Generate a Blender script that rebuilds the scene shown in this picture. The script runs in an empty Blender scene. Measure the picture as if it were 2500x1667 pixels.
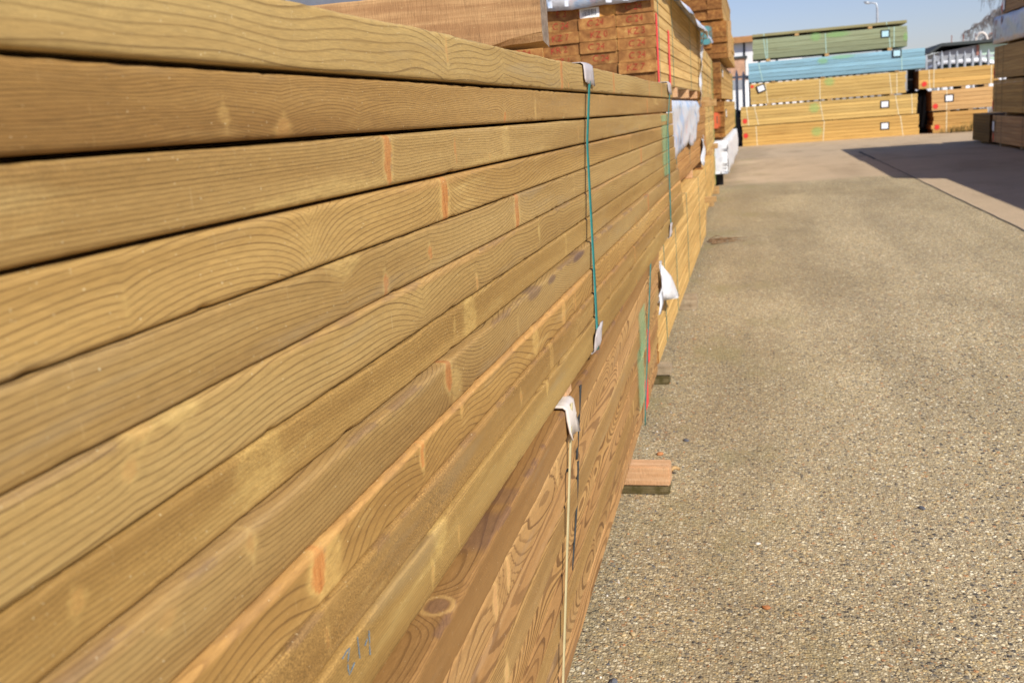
import bpy, math, random
import numpy as np
from mathutils import Vector, Matrix

random.seed(7)
C = bpy.context.scene.collection
EYE = 0.95                                   # camera height above the yard
SUN_EL, SUN_AZ = 38.0, 45.0                  # azimuth: degrees from +X towards -Y

# ------------------------------------------------------------------ nodes
def mat(name):
    m = bpy.data.materials.new(name); m.use_nodes = True
    nt = m.node_tree; nt.nodes.clear()
    out = nt.nodes.new('ShaderNodeOutputMaterial')
    b = nt.nodes.new('ShaderNodeBsdfPrincipled')
    nt.links.new(b.outputs[0], out.inputs[0])
    return m, nt, b, out
def N(nt, kind, **kw):
    n = nt.nodes.new('ShaderNode' + kind)
    for k, v in kw.items():
        setattr(n, k, v)
    return n
def lk(nt, a, b): nt.links.new(a, b)
def val(nt, sock, v):
    if hasattr(v, 'is_linked') or isinstance(v, bpy.types.NodeSocket): lk(nt, v, sock)
    else: sock.default_value = v
def math_(nt, op, a, b=0.5, c=None, clamp=False):
    n = N(nt, 'Math', operation=op); n.use_clamp = clamp
    val(nt, n.inputs[0], a); val(nt, n.inputs[1], b)
    if c is not None: val(nt, n.inputs[2], c)
    return n.outputs[0]
def mix(nt, f, a, b, blend='MIX'):
    n = N(nt, 'Mix', data_type='RGBA', blend_type=blend)
    val(nt, n.inputs[0], f)
    for s, v in ((n.inputs[6], a), (n.inputs[7], b)):
        if isinstance(v, tuple): s.default_value = (*v[:3], 1)
        else: lk(nt, v, s)
    return n.outputs[2]
def ramp(nt, f, stops, interp='LINEAR'):
    n = N(nt, 'ValToRGB'); n.color_ramp.interpolation = interp
    e = n.color_ramp.elements
    while len(e) < len(stops): e.new(0.5)
    for i, (p, c) in enumerate(stops):
        e[i].position = p
        e[i].color = (c, c, c, 1) if isinstance(c, (int, float)) else (*c, 1)
    lk(nt, f, n.inputs[0])
    return n.outputs[0]
def ss(nt, f, a, b):
    n = N(nt, 'MapRange', interpolation_type='SMOOTHSTEP')
    val(nt, n.inputs[0], f); n.inputs[1].default_value = a; n.inputs[2].default_value = b
    return n.outputs[0]
def coords(nt, scale=(1, 1, 1), kind='Object', loc=(0, 0, 0)):
    t = N(nt, 'TexCoord'); mp = N(nt, 'Mapping')
    lk(nt, t.outputs[kind], mp.inputs[0]); mp.inputs['Scale'].default_value = scale
    mp.inputs['Location'].default_value = loc
    return mp.outputs[0]
def noise(nt, vec, scale, detail=3, rough=.55, w=None):
    n = N(nt, 'TexNoise'); n.inputs['Scale'].default_value = scale
    n.inputs['Detail'].default_value = detail; n.inputs['Roughness'].default_value = rough
    if w is not None:
        n.noise_dimensions = '4D'; val(nt, n.inputs['W'], w)
    lk(nt, vec, n.inputs['Vector']); return n.outputs[0]
def bump(nt, b, h, strength, dist=.001):
    n = N(nt, 'Bump'); n.inputs['Strength'].default_value = strength; n.inputs['Distance'].default_value = dist
    lk(nt, h, n.inputs['Height']); lk(nt, n.outputs[0], b.inputs['Normal']); return n
def attr(nt, name, kind='GEOMETRY'):
    return N(nt, 'Attribute', attribute_name=name, attribute_type=kind)

# ------------------------------------------------------------------ materials
def wood_near():
    """Sawn softwood: growth rings carried as a smooth field on the mesh, lines cut from it here."""
    m, nt, b, out = mat('sawn_softwood')
    ring = attr(nt, 'ring').outputs['Fac']; knot = attr(nt, 'knot').outputs['Fac']
    halo = attr(nt, 'halo').outputs['Fac']; band = attr(nt, 'band').outputs['Fac']; stain = attr(nt, 'stain').outputs['Fac']
    tint = attr(nt, 'tint', 'OBJECT').outputs['Color']; line = attr(nt, 'line', 'OBJECT').outputs['Fac']
    fuzz = attr(nt, 'fuzz', 'OBJECT').outputs['Fac']; sd = attr(nt, 'seed', 'OBJECT').outputs['Fac']
    cl = coords(nt, (30, 1.6, 30)); cf = coords(nt, (1, .28, 1)); ci = coords(nt)
    wob = noise(nt, coords(nt, (60, 5, 60)), 2.0, 3, .6, sd)
    rr = math_(nt, 'ADD', ring, math_(nt, 'MULTIPLY', math_(nt, 'SUBTRACT', wob, .5), .3))
    f = math_(nt, 'FRACT', rr)
    idx = math_(nt, 'FLOOR', rr)
    wn = N(nt, 'TexWhiteNoise', noise_dimensions='1D'); lk(nt, idx, wn.inputs['W'])
    wd_ = attr(nt, 'wide', 'OBJECT').outputs['Fac']; mr = N(nt, 'MapRange', interpolation_type='SMOOTHSTEP'); lk(nt, f, mr.inputs[0])
    lk(nt, math_(nt, 'SUBTRACT', .66, math_(nt, 'MULTIPLY', wd_, .22)), mr.inputs[1]); lk(nt, math_(nt, 'SUBTRACT', .93, math_(nt, 'MULTIPLY', wd_, .36)), mr.inputs[2])
    late = math_(nt, 'MULTIPLY', mr.outputs[0], math_(nt, 'SUBTRACT', 1.0, ss(nt, f, .955, 1.0)))
    late = math_(nt, 'MULTIPLY', late, math_(nt, 'ADD', math_(nt, 'MULTIPLY', wn.outputs[0], .5), .5))
    late = math_(nt, 'MULTIPLY', math_(nt, 'MULTIPLY', late, line), math_(nt, 'SUBTRACT', 1.0, math_(nt, 'MULTIPLY', halo, .7)))
    blot = noise(nt, cl, .5, 4, .6, sd)
    early = ramp(nt, blot, [(.3, (.255, .150, .046)), (.46, (.345, .217, .071)), (.58, (.412, .272, .097)), (.75, (.46, .325, .127))])
    pale = noise(nt, coords(nt, (26, 4, 40)), .9, 4, .65, math_(nt, 'ADD', sd, 9.0))
    early = mix(nt, math_(nt, 'MULTIPLY', ss(nt, pale, .58, .78), .55), early, (.60, .45, .185))
    col = mix(nt, late, early, (.10, .052, .016))
    hn = noise(nt, coords(nt, (160, 45, 160)), 2.0, 4, .7, sd)
    halo = math_(nt, 'MULTIPLY', ss(nt, math_(nt, 'ADD', halo, math_(nt, 'MULTIPLY', math_(nt, 'SUBTRACT', hn, .5), .7)), .16, .88), .9)
    # yellow sapwood flare, orange knot with lengthwise streaks
    col = mix(nt, math_(nt, 'MULTIPLY', halo, .75), col, (.62, .45, .165))
    scr = ss(nt, noise(nt, coords(nt, (1, 900, 34)), 1.0, 1, .5, sd), .735, .765)
    col = mix(nt, math_(nt, 'MULTIPLY', scr, .45), col, (.60, .47, .24))
    tone = noise(nt, coords(nt, (8, .9, 22)), 1.0, 4, .6, math_(nt, 'ADD', sd, 17.0))
    col = mix(nt, .8, col, ramp(nt, tone, [(.3, (.84, .79, .74)), (.5, (1, 1, 1)), (.7, (1.09, 1.10, 1.12))]), 'MULTIPLY')
    ks = noise(nt, coords(nt, (40, 260, 40)), 2.0, 3, .7, sd)
    kc = ramp(nt, ks, [(.25, (.22, .075, .022)), (.42, (.42, .18, .052)), (.8, (.56, .31, .11))])
    kc = mix(nt, attr(nt, 'kbrown', 'OBJECT').outputs['Fac'], kc, (.20, .125, .075))
    kc = mix(nt, math_(nt, 'SUBTRACT', 1.0, attr(nt, 'kred', 'OBJECT').outputs['Fac']), kc, (.62, .42, .17))
    col = mix(nt, knot, col, kc)
    # light on the top arris painted in as a warm band, bark-purple stains
    col = mix(nt, math_(nt, 'MULTIPLY', band, .75), col, (.50, .295, .11))
    col = mix(nt, stain, col, mix(nt, noise(nt, ci, 500, 2, .6), (.085, .058, .05), (.24, .15, .105)))
    # fibres and torn flecks
    fib = noise(nt, coords(nt, (900, 60, 900)), 1.0, 3, .65)
    col = mix(nt, .55, col, ramp(nt, fib, [(.25, .62), (.5, 1.0), (.75, 1.3)]), 'MULTIPLY')
    fl = noise(nt, coords(nt, (1, .55, 1)), 900, 3, .75)
    patch = ss(nt, noise(nt, coords(nt, (22, 5, 22)), 1.1, 3, .6, sd), .38, .62)
    fz = math_(nt, 'MULTIPLY', math_(nt, 'MULTIPLY', fuzz, patch), 1.0)
    col = mix(nt, fz, col, ramp(nt, fl, [(.3, .38), (.48, .92), (.66, 1.75)]), 'MULTIPLY')
    sp = ss(nt, noise(nt, ci, 420, 1, .5), .75, .80)
    col = mix(nt, math_(nt, 'MULTIPLY', sp, .8), col, (.75, .66, .42))
    gray = ss(nt, noise(nt, coords(nt, (14, 3, 30)), 1.0, 3, .6, math_(nt, 'ADD', sd, 3.0)), .55, .75)
    col = mix(nt, math_(nt, 'MULTIPLY', gray, .35), col, (.33, .265, .16))
    col = mix(nt, 1.0, col, tint, 'MULTIPLY')
    chk = ss(nt, noise(nt, coords(nt, (420, 5, 420)), 1.0, 2, .55, math_(nt, 'ADD', sd, 5.0)), .745, .775)
    col = mix(nt, math_(nt, 'MULTIPLY', chk, .7), col, (.05, .03, .012))
    lk(nt, col, b.inputs['Base Color'])
    rg = ramp(nt, fib, [(.3, .55), (.7, .82)])
    lk(nt, rg, b.inputs['Roughness']); b.inputs['Specular IOR Level'].default_value = .28
    h = math_(nt, 'ADD', math_(nt, 'MULTIPLY', late, .7), math_(nt, 'ADD', math_(nt, 'MULTIPLY', fib, .7),
              math_(nt, 'MULTIPLY', math_(nt, 'MULTIPLY', fl, fz), 1.6)))
    bump(nt, b, h, .55, .0006)
    return m

def wood_far(name='board_wood', ends=False):
    m, nt, b, out = mat(name)
    tint = attr(nt, 'tint', 'OBJECT').outputs['Color']
    oi = N(nt, 'ObjectInfo').outputs['Random']
    r10 = math_(nt, 'MULTIPLY', oi, 17.0)
    if ends:
        n1 = noise(nt, coords(nt, (1, .3, 1)), 26, 4, .65, r10)
        sep = N(nt, 'SeparateXYZ'); lk(nt, coords(nt), sep.inputs[0])
        dx = math_(nt, 'ADD', sep.outputs[0], math_(nt, 'MULTIPLY', oi, .4)); dz = math_(nt, 'ADD', sep.outputs[2], math_(nt, 'MULTIPLY', oi, .9))
        r = math_(nt, 'SQRT', math_(nt, 'ADD', math_(nt, 'MULTIPLY', dx, dx), math_(nt, 'MULTIPLY', dz, dz)))
        w = math_(nt, 'SINE', math_(nt, 'ADD', math_(nt, 'MULTIPLY', r, 1600), math_(nt, 'MULTIPLY', n1, 9)))
        col = ramp(nt, n1, [(.3, (.14, .058, .018)), (.5, (.27, .125, .042)), (.62, (.36, .19, .065)), (.76, (.52, .36, .14))])
        col = mix(nt, math_(nt, 'MULTIPLY', ss(nt, w, .2, 1), .35), col, (.11, .045, .014))
        col = mix(nt, 1.0, col, ramp(nt, oi, [(0, .75), (.5, 1.0), (1, 1.2)]), 'MULTIPLY')
        saw = noise(nt, coords(nt, (300, 1, 20)), 1, 2, .6)
        bump(nt, b, saw, .3, .001)
    else:
        g = noise(nt, coords(nt, (70, 1.6, 90)), 1.0, 4, .6, r10)
        fine = noise(nt, coords(nt, (500, 9, 500)), 1.0, 3, .7)
        col = ramp(nt, g, [(.28, (.30, .18, .07)), (.45, (.44, .29, .115)), (.6, (.53, .37, .16)), (.78, (.42, .27, .10))])
        v = N(nt, 'TexVoronoi'); v.inputs['Scale'].default_value = 1.0; v.inputs['Randomness'].default_value = 1
        lk(nt, coords(nt, (11, 2.6, 14)), v.inputs['Vector'])
        kn = math_(nt, 'SUBTRACT', 1.0, ss(nt, v.outputs['Distance'], .04, .13))
        col = mix(nt, math_(nt, 'MULTIPLY', kn, .55), col, (.24, .11, .04))
        col = mix(nt, .3, col, ramp(nt, fine, [(.3, .6), (.7, 1.35)]), 'MULTIPLY')
        col = mix(nt, 1.0, col, ramp(nt, oi, [(0, .84), (.5, 1.0), (1, 1.14)]), 'MULTIPLY')
        bump(nt, b, fine, .3, .0008)
    col = mix(nt, 1.0, col, tint, 'MULTIPLY')
    lk(nt, col, b.inputs['Base Color']); b.inputs['Roughness'].default_value = .72
    b.inputs['Specular IOR Level'].default_value = .25
    return m

def rough_timber(name, early, late, green=0.0):
    m, nt, b, out = mat(name)
    g = noise(nt, coords(nt, (5, 60, 90)), 1.0, 4, .6)
    col = mix(nt, ss(nt, g, .35, .68), late, early)
    sepz = N(nt, 'SeparateXYZ'); lk(nt, coords(nt), sepz.inputs[0])
    w = math_(nt, 'SINE', math_(nt, 'ADD', math_(nt, 'MULTIPLY', sepz.outputs[2], 1050), math_(nt, 'MULTIPLY', g, 22)))
    col = mix(nt, math_(nt, 'MULTIPLY', ss(nt, w, .3, 1), .3), col, late)
    saw = noise(nt, coords(nt, (900, 300, 60)), 1.0, 2, .6)
    col = mix(nt, .5, col, ramp(nt, saw, [(.3, .6), (.55, 1.0), (.8, 1.3)]), 'MULTIPLY')
    fl = noise(nt, coords(nt, (60, 200, 400)), 1.0, 2, .6)
    col = mix(nt, math_(nt, 'MULTIPLY', ss(nt, fl, .70, .76), .7), col, (.62, .45, .22))
    dk = noise(nt, coords(nt), 38, 4, .7)
    col = mix(nt, math_(nt, 'MULTIPLY', ss(nt, dk, .57, .72), .4), col, (.10, .06, .03))
    if green: col = mix(nt, math_(nt, 'MULTIPLY', ss(nt, noise(nt, coords(nt), 25, 4, .7), .42, .6), green), col, (.075, .06, .018))
    lk(nt, col, b.inputs['Base Color']); b.inputs['Roughness'].default_value = .85
    b.inputs['Specular IOR Level'].default_value = .2
    bump(nt, b, saw, .7, .0012)
    return m

def plain(name, col, rough=.6, metal=0.0, var=.25, scale=12, bmp=.15, spec=.4):
    m, nt, b, out = mat(name)
    n = noise(nt, coords(nt), scale, 4, .6)
    c = mix(nt, 1.0, (*col, 1), ramp(nt, n, [(.25, 1 - var), (.75, 1 + var)]), 'MULTIPLY')
    lk(nt, c, b.inputs['Base Color']); b.inputs['Roughness'].default_value = rough
    b.inputs['Metallic'].default_value = metal; b.inputs['Specular IOR Level'].default_value = spec
    if bmp: bump(nt, b, n, bmp, .002)
    return m

def film(name, base=(.80, .82, .84), printed=.6, alpha=1.0):
    """Crinkled printed packing film."""
    m, nt, b, out = mat(name)
    n = noise(nt, coords(nt), 14, 5, .65); n2 = noise(nt, coords(nt, (1, .6, 1)), 7, 3, .6)
    c = mix(nt, 1.0, (*base, 1), ramp(nt, n, [(.3, .86), (.6, 1.0)]), 'MULTIPLY')
    c = mix(nt, math_(nt, 'MULTIPLY', ss(nt, n2, .53, .60), printed * .8), c, (.30, .46, .70))
    n3 = noise(nt, coords(nt, (1, .7, 1), loc=(3, 1, 2)), 9, 3, .6)
    c = mix(nt, math_(nt, 'MULTIPLY', ss(nt, n3, .58, .66), printed * .6), c, (.70, .42, .42))
    c = mix(nt, math_(nt, 'MULTIPLY', ss(nt, noise(nt, coords(nt, (1, .8, 1), loc=(7, 3, 1)), 12, 2, .5), .62, .66), printed * .8), c, (.12, .14, .18))
    lk(nt, c, b.inputs['Base Color']); b.inputs['Roughness'].default_value = .32
    b.inputs['Specular IOR Level'].default_value = .5
    bump(nt, b, noise(nt, coords(nt), 30, 4, .6), .5, .006)
    return m

def spray(name, col, dens=1.0, stripe=0.0):
    """Aerosol paint mark: solid in the middle, breaking up over the grain towards its rim."""
    m, nt, b, out = mat(name)
    g = N(nt, 'TexCoord').outputs['UV']; mp = N(nt, 'Mapping'); lk(nt, g, mp.inputs[0])
    mp.inputs['Location'].default_value = (-.5, -.5, 0)
    ln = N(nt, 'VectorMath', operation='LENGTH'); sp_ = N(nt, 'SeparateXYZ')
    lk(nt, mp.outputs[0], sp_.inputs[0]); lk(nt, mp.outputs[0], ln.inputs[0])
    if stripe:
        dist = math_(nt, 'ADD', math_(nt, 'ABSOLUTE', sp_.outputs[0]), math_(nt, 'MULTIPLY', math_(nt, 'POWER', math_(nt, 'ABSOLUTE', math_(nt, 'MULTIPLY', sp_.outputs[1], 2.0)), 6.0), stripe * .2))
    else: dist = ln.outputs['Value']
    n = noise(nt, coords(nt, (1, .25, 1)), 70, 4, .7)
    a = math_(nt, 'SUBTRACT', math_(nt, 'ADD', math_(nt, 'MULTIPLY', n, .5), .3), dist)
    a = math_(nt, 'MULTIPLY', ss(nt, a, -.05, .34), dens)
    b.inputs['Base Color'].default_value = (*col, 1); b.inputs['Roughness'].default_value = .8
    tr = N(nt, 'BsdfTransparent'); mx = N(nt, 'MixShader')
    lk(nt, a, mx.inputs[0]); lk(nt, tr.outputs[0], mx.inputs[1]); lk(nt, b.outputs[0], mx.inputs[2])
    lk(nt, mx.outputs[0], out.inputs[0])
    return m

def concrete():
    m, nt, b, out = mat('exposed_aggregate_concrete')
    co = coords(nt)
    sep = N(nt, 'SeparateXYZ'); lk(nt, co, sep.inputs[0]); X, Y = sep.outputs[0], sep.outputs[1]
    w = N(nt, 'VectorMath', operation='ADD'); nn = N(nt, 'TexNoise'); nn.inputs['Scale'].default_value = 90
    lk(nt, co, nn.inputs['Vector']); sc = N(nt, 'VectorMath', operation='SCALE'); lk(nt, nn.outputs['Color'], sc.inputs[0]); sc.inputs['Scale'].default_value = .006
    lk(nt, co, w.inputs[0]); lk(nt, sc.outputs[0], w.inputs[1])
    def cells(scale):
        v = N(nt, 'TexVoronoi'); v.inputs['Scale'].default_value = scale; lk(nt, w.outputs[0], v.inputs['Vector'])
        s = N(nt, 'SeparateColor'); lk(nt, v.outputs['Color'], s.inputs[0]); return v, s
    v1, s1 = cells(98); v2, s2 = cells(210)
    pal = [(0, (.03, .033, .045)), (.09, (.14, .135, .13)), (.18, (.27, .20, .115)), (.29, (.46, .335, .165)), (.40, (.33, .265, .175)), (.51, (.60, .49, .30)),
           (.62, (.38, .32, .22)), (.72, (.72, .61, .40)), (.83, (.47, .23, .10)), (.87, (.55, .41, .20)), (.93, (.84, .77, .58))]
    big = ramp(nt, s1.outputs[0], pal, 'CONSTANT'); small = ramp(nt, s2.outputs[0], pal, 'CONSTANT')
    matrix_ = mix(nt, noise(nt, co, 700, 2, .6), (.205, .165, .098), (.43, .355, .225))
    c = mix(nt, math_(nt, 'MULTIPLY', math_(nt, 'SUBTRACT', 1.0, ss(nt, v2.outputs['Distance'], .35, .62)), .85), matrix_, small)
    worn = ss(nt, noise(nt, co, 1.3, 3, .6), .35, .65)
    keep = math_(nt, 'MULTIPLY', math_(nt, 'GREATER_THAN', s1.outputs[1], .36), math_(nt, 'SUBTRACT', 1.0, ss(nt, v1.outputs['Distance'], .40, .52)))
    # a dirt-filled strip runs along the foot of the packs
    foot = ss(nt, X, .75, -.1)
    keep = math_(nt, 'MULTIPLY', keep, math_(nt, 'SUBTRACT', 1.0, math_(nt, 'MULTIPLY', foot, .4)))
    c = mix(nt, keep, c, big)
    lg = noise(nt, coords(nt, (1, .5, 1)), 1.6, 4, .6)
    c = mix(nt, .6, c, ramp(nt, lg, [(.3, (.84, .82, .74)), (.7, (1.16, 1.14, 1.0))]), 'MULTIPLY')
    # smoother buff slab beyond a cross joint, pinkish slab right of the long joint
    far = ss(nt, math_(nt, 'ADD', Y, math_(nt, 'MULTIPLY', noise(nt, co, 1.2, 3, .6), 1.2)), 12.6, 13.2)
    side = math_(nt, 'GREATER_THAN', X, 1.672)
    slab = math_(nt, 'MAXIMUM', far, side)
    pk = mix(nt, noise(nt, co, 160, 3, .7), (.37, .265, .165), (.56, .43, .285))
    pk = mix(nt, .5, pk, ramp(nt, noise(nt, co, 2.2, 4, .6), [(.3, .85), (.7, 1.15)]), 'MULTIPLY')
    trk = noise(nt, coords(nt, (3.2, .22, 1)), 1.0, 3, .55); c = mix(nt, .5, c, ramp(nt, trk, [(.35, .82), (.6, 1.08)]), 'MULTIPLY')
    c = mix(nt, math_(nt, 'MULTIPLY', slab, .8), c, pk)
    gr = noise(nt, coords(nt, (1, .45, 1), loc=(4, 0, 0)), 1.1, 4, .6)
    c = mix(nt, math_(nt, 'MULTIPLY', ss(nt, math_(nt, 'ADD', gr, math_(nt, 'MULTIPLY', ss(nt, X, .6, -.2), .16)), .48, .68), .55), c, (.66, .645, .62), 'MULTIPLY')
    drip = ss(nt, noise(nt, coords(nt, (1, .7, 1), loc=(1, 7, 0)), 2.6, 2, .5), .70, .78); c = mix(nt, math_(nt, 'MULTIPLY', drip, .3), c, (.5, .48, .46), 'MULTIPLY')
    # moss and grime
    mo = math_(nt, 'MULTIPLY', ss(nt, noise(nt, coords(nt, (1, .55, 1)), 3.2, 4, .65), .50, .68), ss(nt, X, .35, -.15))
    c = mix(nt, math_(nt, 'MULTIPLY', mo, .5), c, mix(nt, noise(nt, co, 260, 2, .6), (.15, .125, .05), (.34, .29, .13)))
    c = mix(nt, 1.0, c, (1.19, 1.185, 1.19), 'MULTIPLY')
    lk(nt, c, b.inputs['Base Color']); b.inputs['Roughness'].default_value = .85; b.inputs['Specular IOR Level'].default_value = .22
    h = math_(nt, 'ADD', math_(nt, 'MULTIPLY', math_(nt, 'SUBTRACT', 1.0, v1.outputs['Distance']), keep), math_(nt, 'MULTIPLY', math_(nt, 'SUBTRACT', 1.0, v2.outputs['Distance']), .5))
    bump(nt, b, h, 1.0, .004)
    return m

WN, WF, WE = wood_near(), wood_far(), wood_far('end_grain', True)
BEAM = rough_timber('rough_sawn_timber', (.52, .32, .15), (.36, .20, .09))
BEAR = rough_timber('bearer_timber', (.68, .44, .25), (.54, .31, .155))
MOSSY = rough_timber('mossy_timber', (.20, .16, .08), (.10, .075, .03), .85)
GREYT = rough_timber('weathered_timber', (.46, .37, .25), (.33, .25, .16), .25)
PALEB = rough_timber('pale_bearer', (.55, .37, .17), (.42, .25, .1))
WHITE = film('white_packing_film', (.66, .69, .75), .85)
WHITEP = film('plain_white_film', (.80, .82, .85), .2)
GREYF = film('grey_packing_film', (.50, .52, .56), .35)
BLACKF = plain('black_plastic_sheet', (.012, .012, .014), .35, var=.5, scale=9, bmp=.8)
GREEN = plain('green_strapping', (.018, .17, .15), .38, var=.2, scale=60)
CREAM = plain('cream_strapping', (.48, .41, .22), .5, var=.15, scale=60)
CREAMF = plain('pale_strapping', (.72, .64, .42), .5, var=.1)
AQUA = plain('pale_green_strapping', (.42, .62, .55), .5, var=.1)
DARKS = plain('dark_twine', (.03, .032, .03), .7)
CAPM = plain('strap_corner_plastic', (.47, .43, .42), .45, var=.18, scale=40, bmp=.5)
CAPW = plain('white_corner_plastic', (.62, .56, .50), .35, var=.12, scale=40, bmp=.4)
PAPER = plain('label_paper', (.82, .84, .86), .6, var=.06)
PAPERB = plain('pale_blue_label', (.45, .70, .78), .6, var=.06)
INK = plain('label_black', (.012, .012, .014), .5, var=.1)
def ink(name, col, dens, sc):
    m, nt, b, out = mat(name); n = noise(nt, coords(nt), sc, 4, .7)
    b.inputs['Base Color'].default_value = (*col, 1); b.inputs['Roughness'].default_value = .8
    tr = N(nt, 'BsdfTransparent'); mx = N(nt, 'MixShader'); lk(nt, math_(nt, 'MULTIPLY', ss(nt, n, .32, .62), dens), mx.inputs[0])
    lk(nt, tr.outputs[0], mx.inputs[1]); lk(nt, b.outputs[0], mx.inputs[2]); lk(nt, mx.outputs[0], out.inputs[0]); return m
REDI = ink('red_stamp_ink', (.50, .05, .03), .8, 70)
BLUEC = ink('blue_crayon', (.10, .23, .33), .85, 260)
S_RED = spray('red_spray', (.80, .035, .03), .85); S_GRN = spray('green_spray', (.34, .68, .22), .36); S_STG = spray('pale_green_spray', (.34, .52, .16), .42, 1.0)
S_GR2 = spray('mint_spray', (.30, .58, .30), .42, .15); S_TEAL = spray('teal_spray', (.10, .34, .36), .85, 1.0); S_ORG = spray('orange_spray', (.75, .14, .05), .95, 1.0)
S_PINK = spray('pink_spray', (.85, .06, .06), .95, .6)
STEEL = plain('galvanised_steel', (.42, .45, .48), .5, .5, .15, 6)
PAINTW = plain('white_cladding', (.78, .79, .80), .6, var=.08, scale=3)
GREYC = plain('grey_cladding', (.30, .32, .35), .7, var=.12, scale=2)
MINT = plain('mint_cladding', (.48, .66, .55), .7, var=.1, scale=2)
ROOF = plain('dark_roof_felt', (.05, .06, .06), .8, var=.3, scale=3)
FASCIA = plain('orange_brown_fascia', (.42, .21, .075), .7, var=.2, scale=4)
BRICK = plain('pale_brickwork', (.50, .30, .19), .8, var=.3, scale=7)
GLASS = plain('dark_glass', (.05, .09, .08), .12, var=.1)
RUST = plain('rusty_post', (.30, .14, .11), .8)
CARW = plain('white_car_paint', (.82, .83, .84), .25, var=.03)
TYRE = plain('black_rubber', (.02, .02, .02), .8)
BARK = plain('grey_bark', (.26, .24, .23), .9, var=.3)
GRASSM = plain('dry_weeds', (.17, .17, .05), .8, var=.4, scale=20)
STONEM = [plain('pebble_' + n, c, .7, var=.25, scale=90) for n, c in (('buff', (.50, .38, .2)), ('slate', (.10, .105, .12)), ('white', (.68, .64, .56)), ('rust', (.42, .17, .06)))]
BARKC = plain('bark_chip_brown', (.20, .12, .06), .9, var=.5, scale=80)
JOINT = plain('joint_bitumen', (.085, .072, .058), .9, var=.3)

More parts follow.
